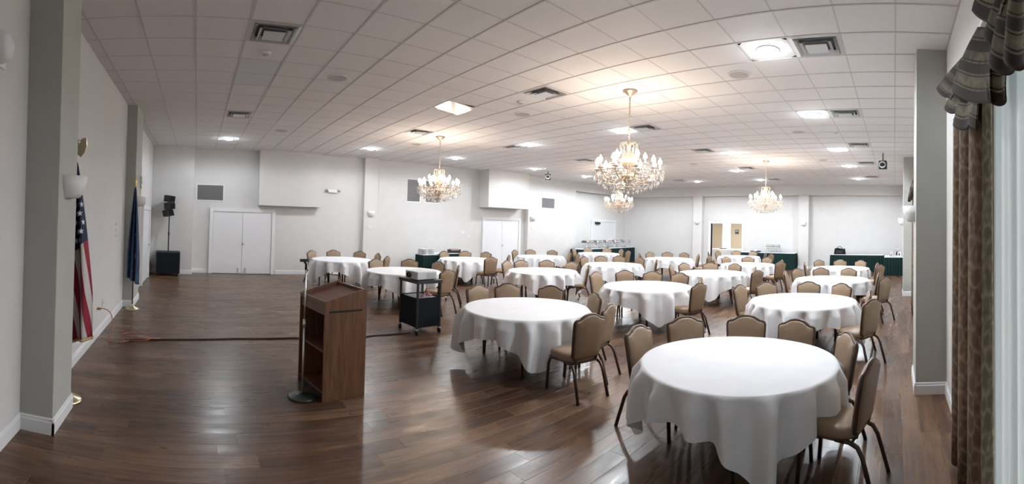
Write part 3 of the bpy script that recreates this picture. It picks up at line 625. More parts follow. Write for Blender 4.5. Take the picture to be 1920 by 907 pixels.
def cloth_mesh(seed):
    rc = random.Random(seed); ph = [rc.uniform(0, 2 * PI) for _ in range(6)]; NF = rc.choice((15, 16, 17, 18)); nu = 240
    rings_top = [0, .25, .5, .75, .9, .97]; nd = 14
    def edge(a):
        return HS / (abs(math.cos(a)) ** 14 + abs(math.sin(a)) ** 14) ** (1 / 14)
    vs, fs = [], []
    for rr_ in rings_top:
        for i in range(nu):
            a = 2 * PI * i / nu; r_ = max(rr_ * (TR + .003), .001)
            z = .757 + .0016 * math.sin(3 * a + ph[0]) * rr_ * math.sin(7 * rr_ + ph[1])
            vs.append((r_ * math.cos(a), r_ * math.sin(a), z))
    for j in range(nd + 1):
        for i in range(nu):
            a = 2 * PI * i / nu
            t = (edge(a) - TR) * (j / nd); drop = edge(a) - TR
            # rounded rim, then hanging folds whose width grows with the slack
            rim = .014; ang = min(t / rim, PI / 2)
            r0 = TR + .003 + rim * math.sin(ang) if True else 0; z0 = .757 - rim * (1 - math.cos(ang))
            h = max(0, t - rim * PI / 2)
            wv = math.sin(NF * a + ph[2] + .7 * math.sin(3 * a + ph[3])) + .35 * math.sin((2 * NF - 5) * a + ph[4])
            amp = (1.4 / NF) * min(1, (h / .10)) * (.58 + .80 * h)
            # each corner falls as one big cone: pulled outwards a little, its point folded inwards
            ca = (a % (PI / 2)) - PI / 4; corner = math.exp(-(ca / .16) ** 2)
            r_ = r0 + amp * (wv + .35) - .02 * h + corner * .06 * min(1, h / .3) * (1 - .4 * h)
            tw = .05 * h * math.sin(5 * a + ph[5])
            sag = .985 - .06 * corner
            vs.append((r_ * math.cos(a + tw), r_ * math.sin(a + tw), z0 - h * sag))
    R_ = len(rings_top) + nd + 1
    for j in range(R_ - 1): fs += [(j * nu + i, j * nu + (i + 1) % nu, (j + 1) * nu + (i + 1) % nu, (j + 1) * nu + i) for i in range(nu)]
    return MB().add(vs, fs, True)
first_t, first_c = True, True
for ti, (key, ((tx, ty), rot, name, chairs)) in enumerate(TAB.items()):
    t = table0 if first_t else copy_tree(table0); first_t = False
    t.location = (tx, ty, 0); t.rotation_euler = (0, 0, math.radians(rot + 20))
    tag(t, 'round folding banquet table under white cloth, ' + name, 'table', 'round banquet tables')
    # corners of the cloth point along rot + k * 90
    c = cloth_mesh(ti + 1).build('tablecloth', M['cloth'], loc=(tx, ty, 0)); c.rotation_euler = (0, 0, math.radians(rot - 45))
    tag(c, 'white square tablecloth draped over the ' + name, 'tablecloth', 'white tablecloths')
    for ci, (a, r_) in enumerate(chairs):
        a_ = math.radians(a); p_ = Vector((tx + math.cos(a_) * (r_ - .275), ty + math.sin(a_) * (r_ - .275), 0))
        o = chair0 if first_c else copy_tree(chair0); first_c = False
        o.location = p_; o.rotation_euler = (0, 0, a_ + PI / 2 + rnd.uniform(-.07, .07))
        tag(o, 'tan padded banquet chair, %s clockwise from far left at %s' % (ORD[ci], name), 'chair', 'banquet chairs around the tables')

# ============================================================ LECTERN, MICROPHONE STAND, CART
lc = tag(empty('lectern', (1.345, 4.42, 0), math.radians(9.5)), 'oak laminate lectern with sloped tray top and open shelves at its back', 'lectern')
LW, LD = .67, .51                                                          # local y across, local x deep (front towards +x)
def side(y0): return MB().prism([(0, .0), (LD, .0), (LD, 1.17), (0, 1.045)], 'y', y0, y0 + .02)
sp_ = side(0).build('side_panel', M['oak'], lc, bevel=.003); MB().b2((.05, -.004, .925), (.45, .0, .945)).build('joint_slot', M['dark'], sp_)
side(LW - .02).build('side_panel', M['oak'], lc, bevel=.003)
MB().b2((LD - .02, .02, .02), (LD, LW - .02, 1.15)).build('front_panel', M['oak'], lc)
MB().prism([(.0, .985), (LD, 1.11), (LD, 1.125), (.0, 1.0)], 'y', .02, LW - .02).build('reading_tray', M['oak'], lc)
MB().b2((.0, .02, .985), (.02, LW - .02, 1.045)).build('tray_lip', M['oak'], lc)
MB().b2((.012, .02, .90), (.03, LW - .02, .985)).build('apron', M['oak'], lc)
MB().b2((.02, .02, .50), (LD - .02, LW - .02, .52)).build('shelf', M['oak'], lc); MB().b2((.02, .02, .07), (LD - .02, LW - .02, .09)).build('shelf', M['oak'], lc)
MB().b2((.05, .02, .0), (.07, LW - .02, .07)).build('toe_kick', M['dark'], lc)
ms = tag(empty('microphone_stand', (1.175, 4.61, 0)), 'silver microphone stand on a round dark base beside the lectern', 'microphone stand')
MB().lathe([(.0, .05), (.03, .048), (.04, .03), (.14, .022), (.155, .012), (.155, 0), (0, 0)], n=32).build('base', mat('stand_base', (.03, .04, .038), .35), ms)
pl = MB().cyl((0, 0, .04), (0, 0, .78), .012, 12).build('pole', M['steel'], ms); MB().cyl((0, 0, .74), (0, 0, .83), .018, 12).build('clutch', M['steel'], pl)
MB().cyl((0, 0, .78), (0, 0, 1.38), .009, 12).build('pole', M['steel'], ms)
MB().tube([(0, 0, 1.36), (0, 0, 1.42), (-.02, 0, 1.45)], .014, 8).box((-.03, 0, 1.46), (.075, .03, .03)).build('clip', M['black'], ms)

ct = tag(empty('projector_cart', (3.60, 6.55, 0), math.radians(4)), 'black rolling cart with a black skirt carrying a projector', 'cart')
CWX, CWY = .46, .56
for x in (0, CWX):
    for y in (0, CWY):
        MB().b2((x - .015, y - .015, .10), (x + .015, y + .015, .90)).build('upright', M['black'], ct)
        q = MB().cyl((x - .014, y, .045), (x + .014, y, .045), .045, 14).build('caster', M['black'], ct); MB().b2((x - .02, y - .02, .08), (x + .02, y + .02, .105)).build('caster_plate', M['steel'], q)
MB().b2((-.03, -.03, .89), (CWX + .03, CWY + .03, .915)).b2((-.03, -.03, .86), (CWX + .03, -.01, .89)).b2((-.03, -.03, .86), (-.01, CWY + .03, .89)).build('shelf', M['black'], ct, bevel=.006)
MB().b2((.0, .0, .585), (CWX, CWY, .605)).build('shelf', M['black'], ct); MB().b2((0, 0, .12), (CWX, CWY, .14)).build('shelf', M['black'], ct)
MB().b2((-.012, -.012, .13), (CWX + .012, 0, .62)).b2((-.012, 0, .13), (0, CWY + .012, .62)).b2((CWX, 0, .13), (CWX + .012, CWY + .012, .62)).b2((0, CWY, .13), (CWX, CWY + .012, .62)).build('skirt', M['blackcloth'], ct, bevel=.01)
pj = tag(empty('projector', (3.76, 6.72, .915), math.radians(8)), 'grey-white projector on the black rolling cart', 'projector')
MB().b2((-.20, -.15, .012), (.22, .21, .15)).build('body', M['projwhite'], pj, bevel=.015)
q = MB().lathe([(.045, 0), (.05, .03), (.04, .045), (.036, .03)], n=20).build('lens', M['black'], pj); q.rotation_euler = (PI / 2, 0, -PI / 2); q.location = (-.195, .08, .085)
for i in range(6): MB().b2((.0, -.155, .035 + i * .016), (.18, -.149, .043 + i * .016)).build('vent_slot', M['grey'], pj)
for x in (-.12, .18): MB().cyl((x, -.09, 0), (x, -.09, .014), .012, 10).build('foot', M['black'], pj)
for i in range(4):
    o = MB().tube(bez((3.70 + .05 * i, 6.60, .64), (3.78, 6.62, .74 + .02 * i), (3.86, 6.72, .60 + .04 * i), (3.95, 6.66 + .02 * i, .64), 10), .009, 6).build('extension_cable', [M['red'], M['pink'], M['red'], M['orange']][i])
    tag(o, ['dark red cable heaped lowest on the cart shelf', 'pale pink cable looped on the cart shelf', 'red cable looped higher on the cart shelf', 'orange cable end on the cart shelf'][i], 'cable', 'cables on the cart shelf')
o = MB().tube([(-1.0, 6.55, .012), (-.3, 6.72, .012), (.65, 6.85, .012), (1.6, 6.86, .012), (2.3, 6.62, .012), (2.9, 6.75, .012), (3.55, 6.70, .012)], .02, 8, flat=.6).build('floor_cable', M['cable'])
tag(o, 'dark taped cable running straight across the floor behind the lectern', 'cable')
pts = bez((-1.45, 6.58, .44), (-1.2, 6.55, .5), (-1.15, 6.5, .3), (-1.25, 6.45, .012), 8) + bez((-1.25, 6.45, .012), (-1.2, 6.3, .012), (-1.0, 6.4, .012), (-.95, 6.52, .012), 6)[1:]
pts += [(-.95 + .22 * math.cos(a) + .1, 6.66 + .16 * math.sin(a), .014 + .004 * i) for i, a in enumerate([-2.2 + k * .42 for k in range(16)])] + [(-.7, 6.62, .03), (-.5, 6.66, .03)]
o = MB().tube(pts, .007, 6).build('orange_cord', M['orange']); tag(o, 'thin orange extension cord plugged in low on the left wall, coiled on floor', 'cord')
MB().b2((-1.458, 6.56, .425), (-1.40, 6.60, .455)).build('plug', M['orange'], o, bevel=.006)

# ============================================================ LEFT WALL: flags, sconces, plates
def star_pts(r):
    return [(r * (1 if i % 2 == 0 else .4) * math.sin(PI * i / 5), r * (1 if i % 2 == 0 else .4) * math.cos(PI * i / 5)) for i in range(10)]
def flag_stand(x, y, label, us):
    o = tag(empty('flag', (x, y, 0)), label, 'flag')
    MB().lathe([(.0, .10), (.022, .10), (.024, .07), (.045, .055), (.06, .04), (.12, .025), (.135, .012), (.135, 0), (0, 0)], n=28).build('base', M['palebrass'], o)
    MB().cyl((0, 0, .08), (0, 0, 2.42), .0125, 10).build('pole', mat('flag_pole', (.10, .05, .03), .4) if us else M['bronze'], o)
    # drape: a hanging cone of folds; face looks along +x,-y
    W0, W1 = (.06, .29) if us else (.03, .19); zt, zb = 2.40, (.66 if us else .62)
    def P(u, v):
        w_ = W0 + (W1 - W0) * min(1, v * 1.35) ** .8; s_ = (u - .5) * 2
        z = zt - (zt - zb) * v + (.10 * v * (1 - u) if us else .14 * v * u) * (1 if us else -1) * (-1 if us else 1)
        fold = .045 * math.sin(u * 5 * PI + v * 2.0) * min(1, v * 3)
        c_, si = math.cos(-.15), math.sin(-.15)
        lx, ly = s_ * w_ * .62 + .0 + (.055 * v if us else 0), -.02 - fold
        return (lx * c_ - ly * si, lx * si + ly * c_, z)
    wtot = (.45 if us else .3)
    fl = MB().grid(P, 40, 40, uvfn=lambda u, v: ((u - .5) * 2 * (W0 + (W1 - W0) * min(1, v * 1.35) ** .8) * .8 + .35, v * 1.74)).build('flag_cloth', M['flag'] if us else M['navy'], o, thick=.004)
    if us:
        st = MB(); rs = random.Random(5)
        for v in [.14 + .05 * k for k in range(12)]:
            for u in [.12 + .125 * k + .06 * (round(v / .05) % 2) for k in range(7)]:
                if v * 1.74 + .55 * ((u - .5) * 2 * (W0 + (W1 - W0) * min(1, v * 1.35) ** .8) * .8 + .35) > 1.02: continue
                a, b_, c_ = Vector(P(u, v)), Vector(P(u + .01, v)), Vector(P(u, v + .01)); e1 = (b_ - a).normalized(); e2 = (a - c_).normalized(); nn = e1.cross(e2).normalized()
                if nn.y > 0 and nn.x < .3: nn = -nn
                ps = star_pts(.034); st.add([a + nn * .006 + e1 * q[0] * .9 + e2 * q[1] for q in ps], [tuple(range(10))])
        st.build('star_print', M['star'], fl)
        fr = MB().tube([P(i / 30, 1.0) for i in range(31)], .016, 6).build('fringe', M['gold'], fl)
        eg = MB().ell((0, 0, 2.52), (.04, .035, .065), 10, 6).ell((.03, -.012, 2.605), (.026, .024, .028), 8, 6).lathe([(.0, 2.40), (.022, 2.41), (.022, 2.44), (.03, 2.45), (.0, 2.47)], n=12)
        for s_ in (-1, 1):
            eg.prism([(s_ * .02, 2.49), (s_ * .03, 2.58), (s_ * .07, 2.64), (s_ * .115, 2.645), (s_ * .12, 2.56), (s_ * .10, 2.50), (s_ * .06, 2.45)], 'y', -.022, -.002)
        eg.add([(.05, -.015, 2.612), (.05, -.003, 2.612), (.08, -.010, 2.595), (.05, -.010, 2.60)], [(0, 1, 2), (1, 3, 2), (3, 0, 2)])
        eg.build('eagle_finial', M['palebrass'], o)
    else:
        MB().lathe([(.0, 2.42), (.02, 2.43), (.012, 2.46), (.028, 2.50), (.02, 2.56), (.0, 2.62)], n=12).build('spear_finial', M['brass'], o)
        for u, v, r_ in ((.30, .55, .05), (.32, .62, .035), (.62, .72, .045), (.60, .50, .03), (.35, .45, .03)):
            a, b_, c_ = Vector(P(u, v)), Vector(P(u + .01, v)), Vector(P(u, v + .01)); e1 = (b_ - a).normalized(); e2 = (a - c_).normalized(); nn = e1.cross(e2).normalized()
            if nn.y > 0: nn = -nn
            MB().add([a + nn * .007 + e1 * r_ * .6 * math.cos(2 * PI * k / 12) + e2 * r_ * math.sin(2 * PI * k / 12) for k in range(12)], [tuple(range(12))]).build('seal_print', M['gold'], fl)
flag_stand(-1.225, 4.31, 'United States flag on an eagle-topped pole, half behind the near left pilaster', True)
flag_stand(-1.225, 8.74, 'dark blue flag on a spear-topped pole before the second left pilaster', False)
def sconce(x, y, z, ang, label, w_=.19):
    o = tag(empty('wall_sconce', (x, y, z), ang), label, 'sconce', 'white half-bowl wall sconces')
    MB().lathe([(.03, -.11), (w_ * .55, -.105), (w_ * .78, -.07), (w_ * .9, -.0), (w_, .09), (w_ - .012, .09), (w_ * .86, 0), (w_ * .7, -.06), (.03, -.09)], n=24, a0=-PI / 2, a1=PI / 2).build('bowl', M['plaster'], o)
    MB().b2((-.004, -w_ * .6, -.11), (.012, w_ * .6, .07)).build('back_plate', M['plaster'], o)
sconce(-1.152, 3.86, 2.135, 0, 'white half-bowl sconce on near left pilaster beside the flag', .17)
sconce(-1.247, 9.35, 2.16, 0, 'white half-bowl sconce on second left pilaster')
sconce(5.96, 14.447, 2.14, -PI / 2, 'white half-bowl sconce on first pilaster of the back wall', .15)
sconce(13.58, 14.397, 2.2, -PI / 2, 'white half-bowl sconce on second pilaster of the back wall', .15)
sconce(XF - .003, 10.08, 2.24, PI, 'white half-bowl sconce on far-wall pilaster left of the doorway', .15)
sconce(XF - .003, 4.41, 2.22, PI, 'white half-bowl sconce on far-wall pilaster right of the doorway', .15)
sconce(5.58, -.252, 2.13, PI / 2, 'white half-bowl sconce on near window-wall pilaster', .15)
sconce(13.37, -.262, 2.19, PI / 2, 'white half-bowl sconce on far window-wall pilaster', .15)
def plate(x, y, z, ang, label, cat, w_=.075, h_=.115, t=.012, name='switch_plate', part='toggle'):
    o = tag(empty(name, (x, y, z), ang), label, cat)
    MB().b2((0, -w_ / 2, -h_ / 2), (t, w_ / 2, h_ / 2)).build('plate', M['white'], o, bevel=.003)
    MB().b2((t, -w_ * .13, -h_ * .12), (t + .008, w_ * .13, h_ * .12)).build(part, M['grey'], o)
for z, s_ in ((1.69, 'top'), (1.59, 'middle'), (1.49, 'lowest')): plate(XL, 7.95, z, 0, 'small white switch plate, %s of three stacked on the left wall' % s_, 'switch', .05, .06)
plate(XL, 6.96, .46, 0, 'wall outlet low on the left wall near the orange cord', 'outlet', name='wall_outlet', part='socket')
plate(-1.25, 9.62, 2.58, 0, 'white wall device above the second left pilaster sconce', 'switch', .14, .24, .04, 'wall_device', 'indicator')
plate(5.94, 14.45, 1.66, -PI / 2, 'white thermostat below the sconce on first back pilaster', 'thermostat', .12, .09, .03, 'thermostat', 'display')
plate(13.56, 14.4, 1.74, -PI / 2, 'white thermostat below the sconce on second back pilaster', 'thermostat', .12, .09, .03, 'thermostat', 'display')
for x, z, s_ in ((10.02, 1.54, 'leftmost'), (10.34, 1.37, 'lower middle'), (10.71, 1.57, 'upper right'), (10.71, 1.33, 'lower right')): plate(x, YB, z, -PI / 2, 'white switch plate left of the second rear door, %s' % s_, 'switch', .12 if s_ == 'leftmost' else .08, .08)
o = tag(empty('dome_fixture', (XL, 2.95, 3.10)), 'white rounded fixture high on the near left wall', 'fixture')
MB().lathe([(.12, 0), (.12, .03), (.10, .09), (.05, .12), (0, .13)], n=20).build('dome', M['plaster'], o).rotation_euler = (0, PI / 2, 0); MB().b2((0, -.13, -.13), (.015, .13, .13)).build('back_plate', M['white'], o)
# emergency light on the back wall
o = tag(empty('emergency_light', (4.59, YB - .001, 2.88), -PI / 2), 'white twin-head emergency light high on the back wall', 'emergency light')
MB().b2((0, -.16, -.07), (.08, .16, .05)).build('body', M['white'], o, bevel=.012)
for s_ in (-1, 1): q = MB().cyl((.05, s_ * .2, .02), (.12, s_ * .22, .0), .05, 14).build('lamp_head', M['white'], o); MB().cyl((.12, s_ * .22, 0), (.126, s_ * .222, -.001), .04, 14).build('lamp_lens', M['grey'], q)
# return air grilles
def wall_grille(x0, x1, z0, z1, label, n=16):
    o = tag(empty('return_grille', ((x0 + x1) / 2, YB, (z0 + z1) / 2)), label, 'grille', 'return-air grilles of the back wall'); a, b_ = (x1 - x0) / 2, (z1 - z0) / 2; f = .035
    MB().b2((-a, -.02, -b_), (-a + f, 0, b_)).b2((a - f, -.02, -b_), (a, 0, b_)).b2((-a + f, -.02, -b_), (a - f, 0, -b_ + f)).b2((-a + f, -.02, b_ - f), (a - f, 0, b_)).build('frame', M['white'], o)
    MB().b2((-a + f, -.004, -b_ + f), (a - f, -.001, b_ - f)).build('back', M['grilleback'], o)
    for i in range(n):
        z = -b_ + f + (i + .5) * (2 * b_ - 2 * f) / n; MB().box((0, -.012, z), (2 * a - 2 * f, .003, (2 * b_ - 2 * f) / n * .75), Matrix.Rotation(.6, 3, 'X')).build('slat', M['slat'], o)
wall_grille(-.04, .88, 2.37, 2.93, 'white framed return grille above the left rear doors')
wall_grille(7.44, 8.04, 2.62, 3.50, 'tall return grille left of the rear chandelier', 22)
wall_grille(8.23, 8.85, 2.62, 3.50, 'tall return grille partly behind the rear chandelier', 22)
wall_grille(14.33, 15.24, 2.67, 3.20, 'return grille on the back wall near the far corner')

# ---- loudspeaker stack in the left corner
o = tag(empty('subwoofer', (-.86, 13.86, 0), math.radians(4)), 'black subwoofer box on casters in the left rear corner', 'speaker')
MB().b2((-.37, -.28, .08), (.37, .28, .74)).build('cabinet', M['black'], o, bevel=.015); MB().b2((-.34, -.292, .11), (.34, -.28, .71)).build('grille', M['blackcloth'], o)
for x in (-.3, .3):
    for y in (-.2, .2): MB().cyl((x - .02, y, .04), (x + .02, y, .04), .04, 12).build('caster', M['black'], o)
o = tag(empty('speaker_array', (-.86, 13.86, .74), math.radians(55)), 'black three-box curved speaker array on a pole above the subwoofer', 'speaker')
pl = MB().cyl((0, 0, 0), (0, 0, 1.08), .018, 12).build('pole', M['black'], o); MB().cyl((0, 0, .5), (0, 0, .6), .026, 12).build('pole_clamp', M['black'], pl)
for i, (z, t, yy) in enumerate(((1.20, .34, .05), (1.42, .08, 0), (1.64, -.16, .01))):
    q = MB().box((0, yy, z), (.30, .22, .20), Matrix.Rotation(-t, 3, 'X')).build('speaker_box', M['black'], o, bevel=.012)
    MB().box((0, yy - .115, z), (.27, .01, .17), Matrix.Rotation(-t, 3, 'X')).build('grille', M['blackcloth'], q)
# ---- small black loudspeakers hung at the ceiling
def hung(x, y, z, ang, label):
    o = tag(empty('hanging_speaker', (x, y, z), ang), label, 'speaker')
    MB().prism([(-.13, -.10), (.10, -.12), (.13, 0), (.10, .12), (-.13, .10)], 'y', -.11, .11).build('cabinet', M['black'], o, bevel=.015)
    q = MB().lathe([(.0, .0), (.05, .012), (.08, .03), (.095, .035), (.095, .0)], n=20).build('cone', M['grey'], o); q.rotation_euler = (0, PI / 2, 0); q.location = (.10, 0, 0)
    MB().tube([(0, 0, .1), (0, 0, HC - z)], .015, 8).build('bracket', M['black'], o)
hung(12.39, .33, 3.74, PI - .1, 'small black speaker hung from the ceiling near the window wall')
hung(12.66, 12.6, 3.84, PI + .8, 'small black speaker hung from the ceiling near second hanging box')

# ============================================================ BUFFET TABLES
def skirt_table(x0, x1, y0, y1, h, label, swap=False):
    o = tag(empty('skirted_table', ((x0 + x1) / 2, (y0 + y1) / 2, 0)), label, 'table', 'buffet tables with green skirts'); a, b_ = (x1 - x0) / 2, (y1 - y0) / 2
    MB().b2((-a, -b_, h - .03), (a, b_, h)).build('tabletop_cloth', M['cloth'], o, bevel=.008)
    per = []; n = int((4 * a + 4 * b_) / .028)
    for i in range(n):
        s_ = i / n * (4 * a + 4 * b_)
        if s_ < 2 * a: q, nn = (-a + s_, -b_), (0, -1)
        elif s_ < 2 * a + 2 * b_: q, nn = (a, -b_ + s_ - 2 * a), (1, 0)
        elif s_ < 4 * a + 2 * b_: q, nn = (a - (s_ - 2 * a - 2 * b_), b_), (0, 1)
        else: q, nn = (-a, b_ - (s_ - 4 * a - 2 * b_)), (-1, 0)
        per.append((q, nn, .012 + .014 * (i % 4 in (1, 2))))
    vs = []
    for z, k in ((h - .012, .35), (h - .08, .8), (.015, 1.3)): vs += [(q[0] + nn[0] * d * k, q[1] + nn[1] * d * k, z) for q, nn, d in per]
    MB().add(vs, [(j * n + i, j * n + (i + 1) % n, (j + 1) * n + (i + 1) % n, (j + 1) * n + i) for j in range(2) for i in range(n)]).build('skirt', M['green'], o)
    return o
skirt_table(16.1, 20.6, 13.6, 14.35, .80, 'long green-skirted buffet table carrying the row of chafing dishes')
skirt_table(20.65, 21.3, 4.72, 7.45, .78, 'green-skirted table against the far wall, right of the doorway')
skirt_table(20.4, 21.1, .5, 2.95, .78, 'green-skirted table against the far wall in the window corner')
skirt_table(18.9, 20.37, -.38, .42, .78, 'shorter green-skirted table along the window wall carrying the coffee things')
skirt_table(7.28, 7.9, 12.98, 13.5, .80, 'green-skirted table end-on behind the wall row, carrying a stack of white dishes')
skirt_table(7.92, 9.6, 13.62, 14.3, .78, 'green-skirted serving table along the back wall left of second rear door')
def chafing(x, y, z, ang, label):
    o = tag(empty('chafing_dish', (x, y, z), ang), label, 'chafing dish', 'steel chafing dishes')
    MB().b2((-.30, -.18, .17), (.30, .18, .24)).build('pan', M['steel'], o, bevel=.02)
    MB().grid(lambda u, v: (-.29 + .58 * u, -.175 * math.cos(PI * v), .245 + .11 * math.sin(PI * v) ** .7), 4, 12).build('lid', M['chrome'], o, thick=.004)
    MB().tube([(-.07, -.12, .33), (-.06, -.15, .37), (.06, -.15, .37), (.07, -.12, .33)], .01, 6).build('handle', M['steel'], o)
    for sx in (-1, 1):
        for sy in (-1, 1): MB().tube([(sx * .27, sy * .16, .20), (sx * .28, sy * .17, .10), (sx * .29, sy * .18, .0)], .012, 6).build('leg', M['steel'], o)
    for sx in (-1, 1): MB().lathe([(0, 0), (.045, 0), (.045, .06), (.03, .07), (0, .07)], (sx * .13, 0, .01), 12).build('fuel_can', M['steel'], o)
    o.scale = (1.1, 1.1, 1.15)
for i in range(5): chafing(16.95 + i * .78, 13.95, .80, 0, 'steel chafing dish, %s from left in the row on corner buffet' % ORD[i])
chafing(20.95, 5.85, .78, PI / 2, 'steel chafing dish on the far-wall table beside the doorway')
o = tag(empty('serving_tray', (20.95, 6.75, .78)), 'black oval serving tray with white napkin at the far doorway table', 'tray')
MB().lathe([(0, .01), (.22, .012), (.28, .05), (.29, .06), (.27, .045), (.21, .02)], n=24).build('dish', M['black'], o); MB().add([(-.08, -.1, .02), (.08, -.1, .02), (.1, .1, .02), (-.06, .1, .02), (0, 0, .14)], [(0, 1, 4), (1, 2, 4), (2, 3, 4), (3, 0, 4)]).build('napkin', M['cloth'], o)
o = tag(empty('equipment_bag', (20.75, 2.55, .78)), 'black soft equipment bag on the corner skirted table', 'bag')
MB().grid(lambda u, v: ((lambda a, k: (math.cos(a) * k * .16 * (1 - .12 * v), math.sin(a) * k * .28 * (1 - .15 * v), .01 + .26 * v + .02 * math.sin(3 * a) * v))(2 * PI * u, (abs(math.cos(2 * PI * u)) ** 4 + abs(math.sin(2 * PI * u)) ** 4) ** -.25)), 24, 6, wrap=True).add([(-.14 * c_, .24 * s_, .27) for c_, s_ in [(math.cos(2 * PI * k / 16), math.sin(2 * PI * k / 16)) for k in range(16)]], [tuple(range(16))]).build('body', M['blackcloth'], o)
MB().tube(bez((-.1, -.12, .27), (-.12, -.1, .40), (-.12, .1, .40), (-.1, .12, .27)), .014, 6).build('handle', M['black'], o); MB().b2((-.18, -.16, .06), (-.15, .16, .19)).build('pocket', M['black'], o, bevel=.02)
o = tag(empty('coffee_urn', (19.25, .12, .78)), 'small steel coffee pot on the window-wall skirted table', 'pot')
MB().lathe([(0, 0), (.075, 0), (.085, .03), (.08, .15), (.06, .20), (.03, .23), (0, .25)], n=18).build('body', M['chrome'], o); MB().tube(bez((-.07, 0, .17), (-.15, 0, .18), (-.14, 0, .05), (-.075, 0, .05)), .01, 6).build('handle', M['black'], o); MB().tube([(.07, 0, .1), (.12, 0, .17), (.14, 0, .19)], .012, 6).build('spout', M['chrome'], o)
o = tag(empty('coffee_maker', (19.55, -.10, .78)), 'black and steel coffee maker between pot and carton on window-side skirted table', 'coffee maker')
MB().b2((-.11, -.13, 0), (.11, .13, .05)).b2((-.11, .03, .05), (.11, .13, .27)).b2((-.11, -.13, .24), (.11, .13, .33)).build('body', M['steel'], o, bevel=.01); MB().lathe([(0, 0), (.07, 0), (.075, .08), (.05, .14), (.05, .16)], (0, -.05, .055), 16).build('carafe', M['black'], o)
o = tag(empty('tea_box', (19.35, -.22, .78)), 'white carton at the window end of the skirted table', 'box')
MB().b2((-.10, -.08, 0), (.10, .08, .20)).build('carton', M['white'], o, bevel=.004); MB().b2((-.101, -.02, .05), (-.1005, .03, .15)).build('printed_panel', M['dark'], o)
# stacks of white plates on the end-on table
for i in range(3):
    for k in range(6):
        o = MB().lathe([(0, .006), (.08, .006), (.125, .020), (.13, .022), (.13, .017), (.09, .0), (0, 0)], n=20).build('plate', M['plaster'], loc=(7.43 + .29 * (i % 2), 13.13 + .24 * (i // 2) + .03 * (i % 2), .80 + k * .034))
        tag(o, 'white plate, %s from the bottom in the %s stack on end-on skirted table' % (ORD[k], ['left', 'right', 'rear'][i]), 'plate', 'stacked white plates')
o = tag(empty('condiment_box', (9.1, 13.85, .78)), 'dark open box with pink packets on back-wall serving table', 'box')
MB().b2((-.22, -.12, 0), (.22, .12, .02)).b2((-.22, -.12, .02), (-.2, .12, .13)).b2((.2, -.12, .02), (.22, .12, .13)).b2((-.2, -.12, .02), (.2, -.1, .1)).b2((-.2, .1, .02), (.2, .12, .13)).build('tray', M['black'], o)
for i in range(4): MB().box((-.14 + .09 * i, 0, .09), (.06, .14, .12), Matrix.Rotation(.2, 3, 'Y')).build('packet', M['pink'], o)

o = tag(empty('wall_plaque', (26.99, 9.98, 1.72), PI), 'small dark plaque on the wall of the room beyond the doorway', 'plaque')
MB().b2((0, -.13, -.14), (.02, .13, .14)).build('board', M['grilleback'], o, bevel=.004)
MB().b2((.02, -.10, .03), (.024, .10, .08)).build('pale_strip', M['white'], o)
# next room: table with white cloth and a chair
o = tag(empty('adjoining_table', (23.6, 9.15, 0)), 'white-clothed table in the bright room beyond the doorway', 'table')
MB().b2((-.5, -1.0, .73), (.5, 1.0, .76)).build('tabletop', M['cloth'], o); MB().grid(lambda u, v: ((lambda a, k: (math.cos(a) * k * (.52 + .02 * v), math.sin(a) * k * (1.02 + .02 * v), .757 - .65 * v))(2 * PI * u, (abs(math.cos(2 * PI * u)) ** 9 + abs(math.sin(2 * PI * u)) ** 9) ** (-1 / 9))), 60, 3, wrap=True).build('cloth_drop', M['cloth'], o)
o = tag(empty('dark_tray', (23.5, 9.5, .76)), 'small dark tray on the table in the room beyond', 'tray'); MB().b2((-.12, -.2, 0), (.12, .2, .06)).build('tray_body', M['black'], o, bevel=.01); MB().b2((-.1, -.18, .06), (.1, .18, .07)).build('lid', M['grey'], o)

# ============================================================ WINDOW DRESSING
def drape(name, x0, x1, y, z0, z1, n, amp, m_, label, cat, seed=1, taper=0.0, parts=True):
    rs = random.Random(seed); ph = rs.uniform(0, 6); L_ = x1 - x0
    def P(u, v):
        z = z1 + (z0 - z1) * v; k = 1 - taper * math.sin(PI * v)
        x = (x0 + x1) / 2 + (u - .5) * L_ * k
        f = math.sin(2 * PI * n * u + ph + .5 * math.sin(5 * u + ph)); f = math.copysign(abs(f) ** .7, f)
        return (x, y + amp * f * (.75 + .25 * v), z)
    o = MB().grid(P, n * 16, 10, uvfn=lambda u, v: (u * L_ * 1.8, v * (z1 - z0))).build(name, m_, thick=.004)
    return tag(o, label, cat)
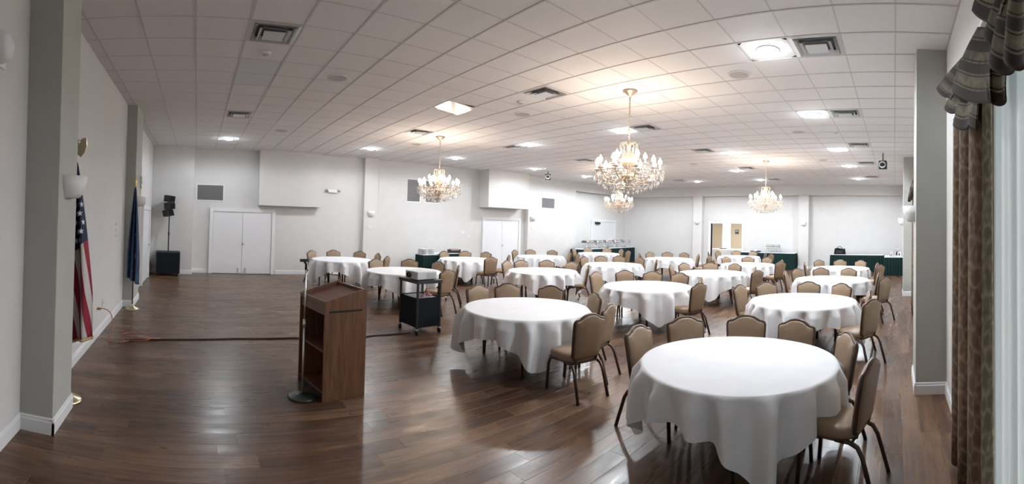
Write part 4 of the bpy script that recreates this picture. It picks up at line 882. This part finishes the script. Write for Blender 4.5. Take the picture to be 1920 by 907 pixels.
# near window: valance board, drape, sheer
VX0, VX1 = .35, 3.75
d = drape('curtain', 2.44, 3.66, -.535, .02, 2.85, 3, .062, M['damask'], 'tan damask curtain panel hanging at the near window edge', 'curtain', 4)
d2 = drape('sheer_curtain', .32, 2.56, -.59, .03, 2.95, 15, .016, M['sheer'], 'white sheer curtain glowing with daylight at the near window', 'curtain', 2)
va = tag(empty('valance', (0, 0, 0)), 'brown striped swagged valance over the near window', 'valance')
MB().b2((VX0, YR, 3.22), (VX1, -.54, 3.26)).build('mounting_board', M['white'], va)
def flap(top, bot, bulge, thick, nfold, amp, name='swag'):
    """top and bot: two end points each (world); cloth bulges into the room (+y) and folds across"""
    ta, tb, ba, bb = map(Vector, (*top, *bot)); ln = ((ta - ba).length + (tb - bb).length) / 2; wd = ((ta - tb).length + (ba - bb).length) / 2
    def P(u, v):
        q = ta.lerp(tb, u).lerp(ba.lerp(bb, u), v)
        q.y += bulge * math.sin(PI * min(1, v * .62 + .05)) + amp * math.sin(2 * PI * nfold * u + 1) * (.4 + .6 * v)
        q.z += .02 * math.sin(2 * PI * nfold * u + 2.2) * v
        return q
    return MB().grid(P, 40, 18, uvfn=lambda u, v: (u * wd * 1.4, (1 - v) * ln)).build(name, M['valance'], va, thick=.006)
flap(((2.73, -0.48, 3.06), (2.44, -0.5, 2.91)), ((3.45, -0.36, 3.02), (2.88, -0.4, 2.76)), .02, .01, 1.0, .02)
flap(((3.06, -0.5, 3.09), (2.65, -0.52, 2.87)), ((3.69, -0.44, 2.93), (2.95, -0.46, 2.7)), .01, .01, 1.2, .02)
flap(((2.94, -0.46, 2.86), (2.40, -0.475, 2.69)), ((3.05, -0.43, 2.634), (2.32, -0.45, 2.468)), .01, .01, 1.3, .02, 'tail')
flap(((2.55, -0.5, 3.12), (2.25, -0.54, 2.98)), ((2.8, -0.42, 2.79), (2.09, -0.5, 2.53)), .05, .01, .7, .015)
flap(((2.3, -0.54, 2.98), (1.98, -0.56, 2.85)), ((2.16, -0.5, 2.56), (1.94, -0.54, 2.5)), .03, .01, 1.0, .02)
flap(((2.37, -0.52, 3.37), (1.94, -0.55, 3.13)), ((2.47, -0.47, 3.16), (2.0, -0.5, 2.88)), .02, .01, .8, .02)
flap(((2.1, -0.53, 3.13), (1.88, -0.55, 3.02)), ((2.18, -0.48, 2.88), (1.94, -0.51, 2.74)), .02, .01, .8, .02)
flap(((2.03, -0.53, 3.07), (1.78, -0.55, 2.94)), ((2.06, -0.48, 2.69), (1.82, -0.52, 2.59)), .02, .01, .8, .02)
flap(((1.91, -0.54, 3.11), (1.54, -0.55, 2.9)), ((1.84, -0.5, 2.63), (1.43, -0.52, 2.47)), .02, .01, 1.6, .02)
flap(((.95, -.55, 3.02), (.30, -.55, 3.02)), ((1.0, -.50, 2.52), (.32, -.50, 2.50)), .03, .01, 2.0, .03)
# far window
drape('curtain', 9.85, 10.75, -.46, .02, 3.0, 4, .05, M['damask'], 'tan damask curtain at the far window beyond the near pilaster', 'curtain', 5)
drape('sheer_curtain', 7.5, 10.2, -.54, .03, 3.0, 18, .02, M['sheer'], 'white sheer curtain at the far window between the two pilasters', 'curtain', 6)
va = tag(empty('valance', (0, 0, 0)), 'striped swagged valance over the far window past the near pilaster', 'valance')
MB().b2((7.3, YR, 3.10), (10.9, -.46, 3.14)).build('mounting_board', M['white'], va)
for i in range(5):
    x1_ = 10.9 - i * .7; flap(((x1_, -.47, 3.14), (x1_ - .75, -.47, 3.14)), ((x1_ - .05, -.40, 2.62 + .1 * (i % 2)), (x1_ - .72, -.40, 2.58 + .1 * ((i + 1) % 2))), .05, .01, 2.5, .035)
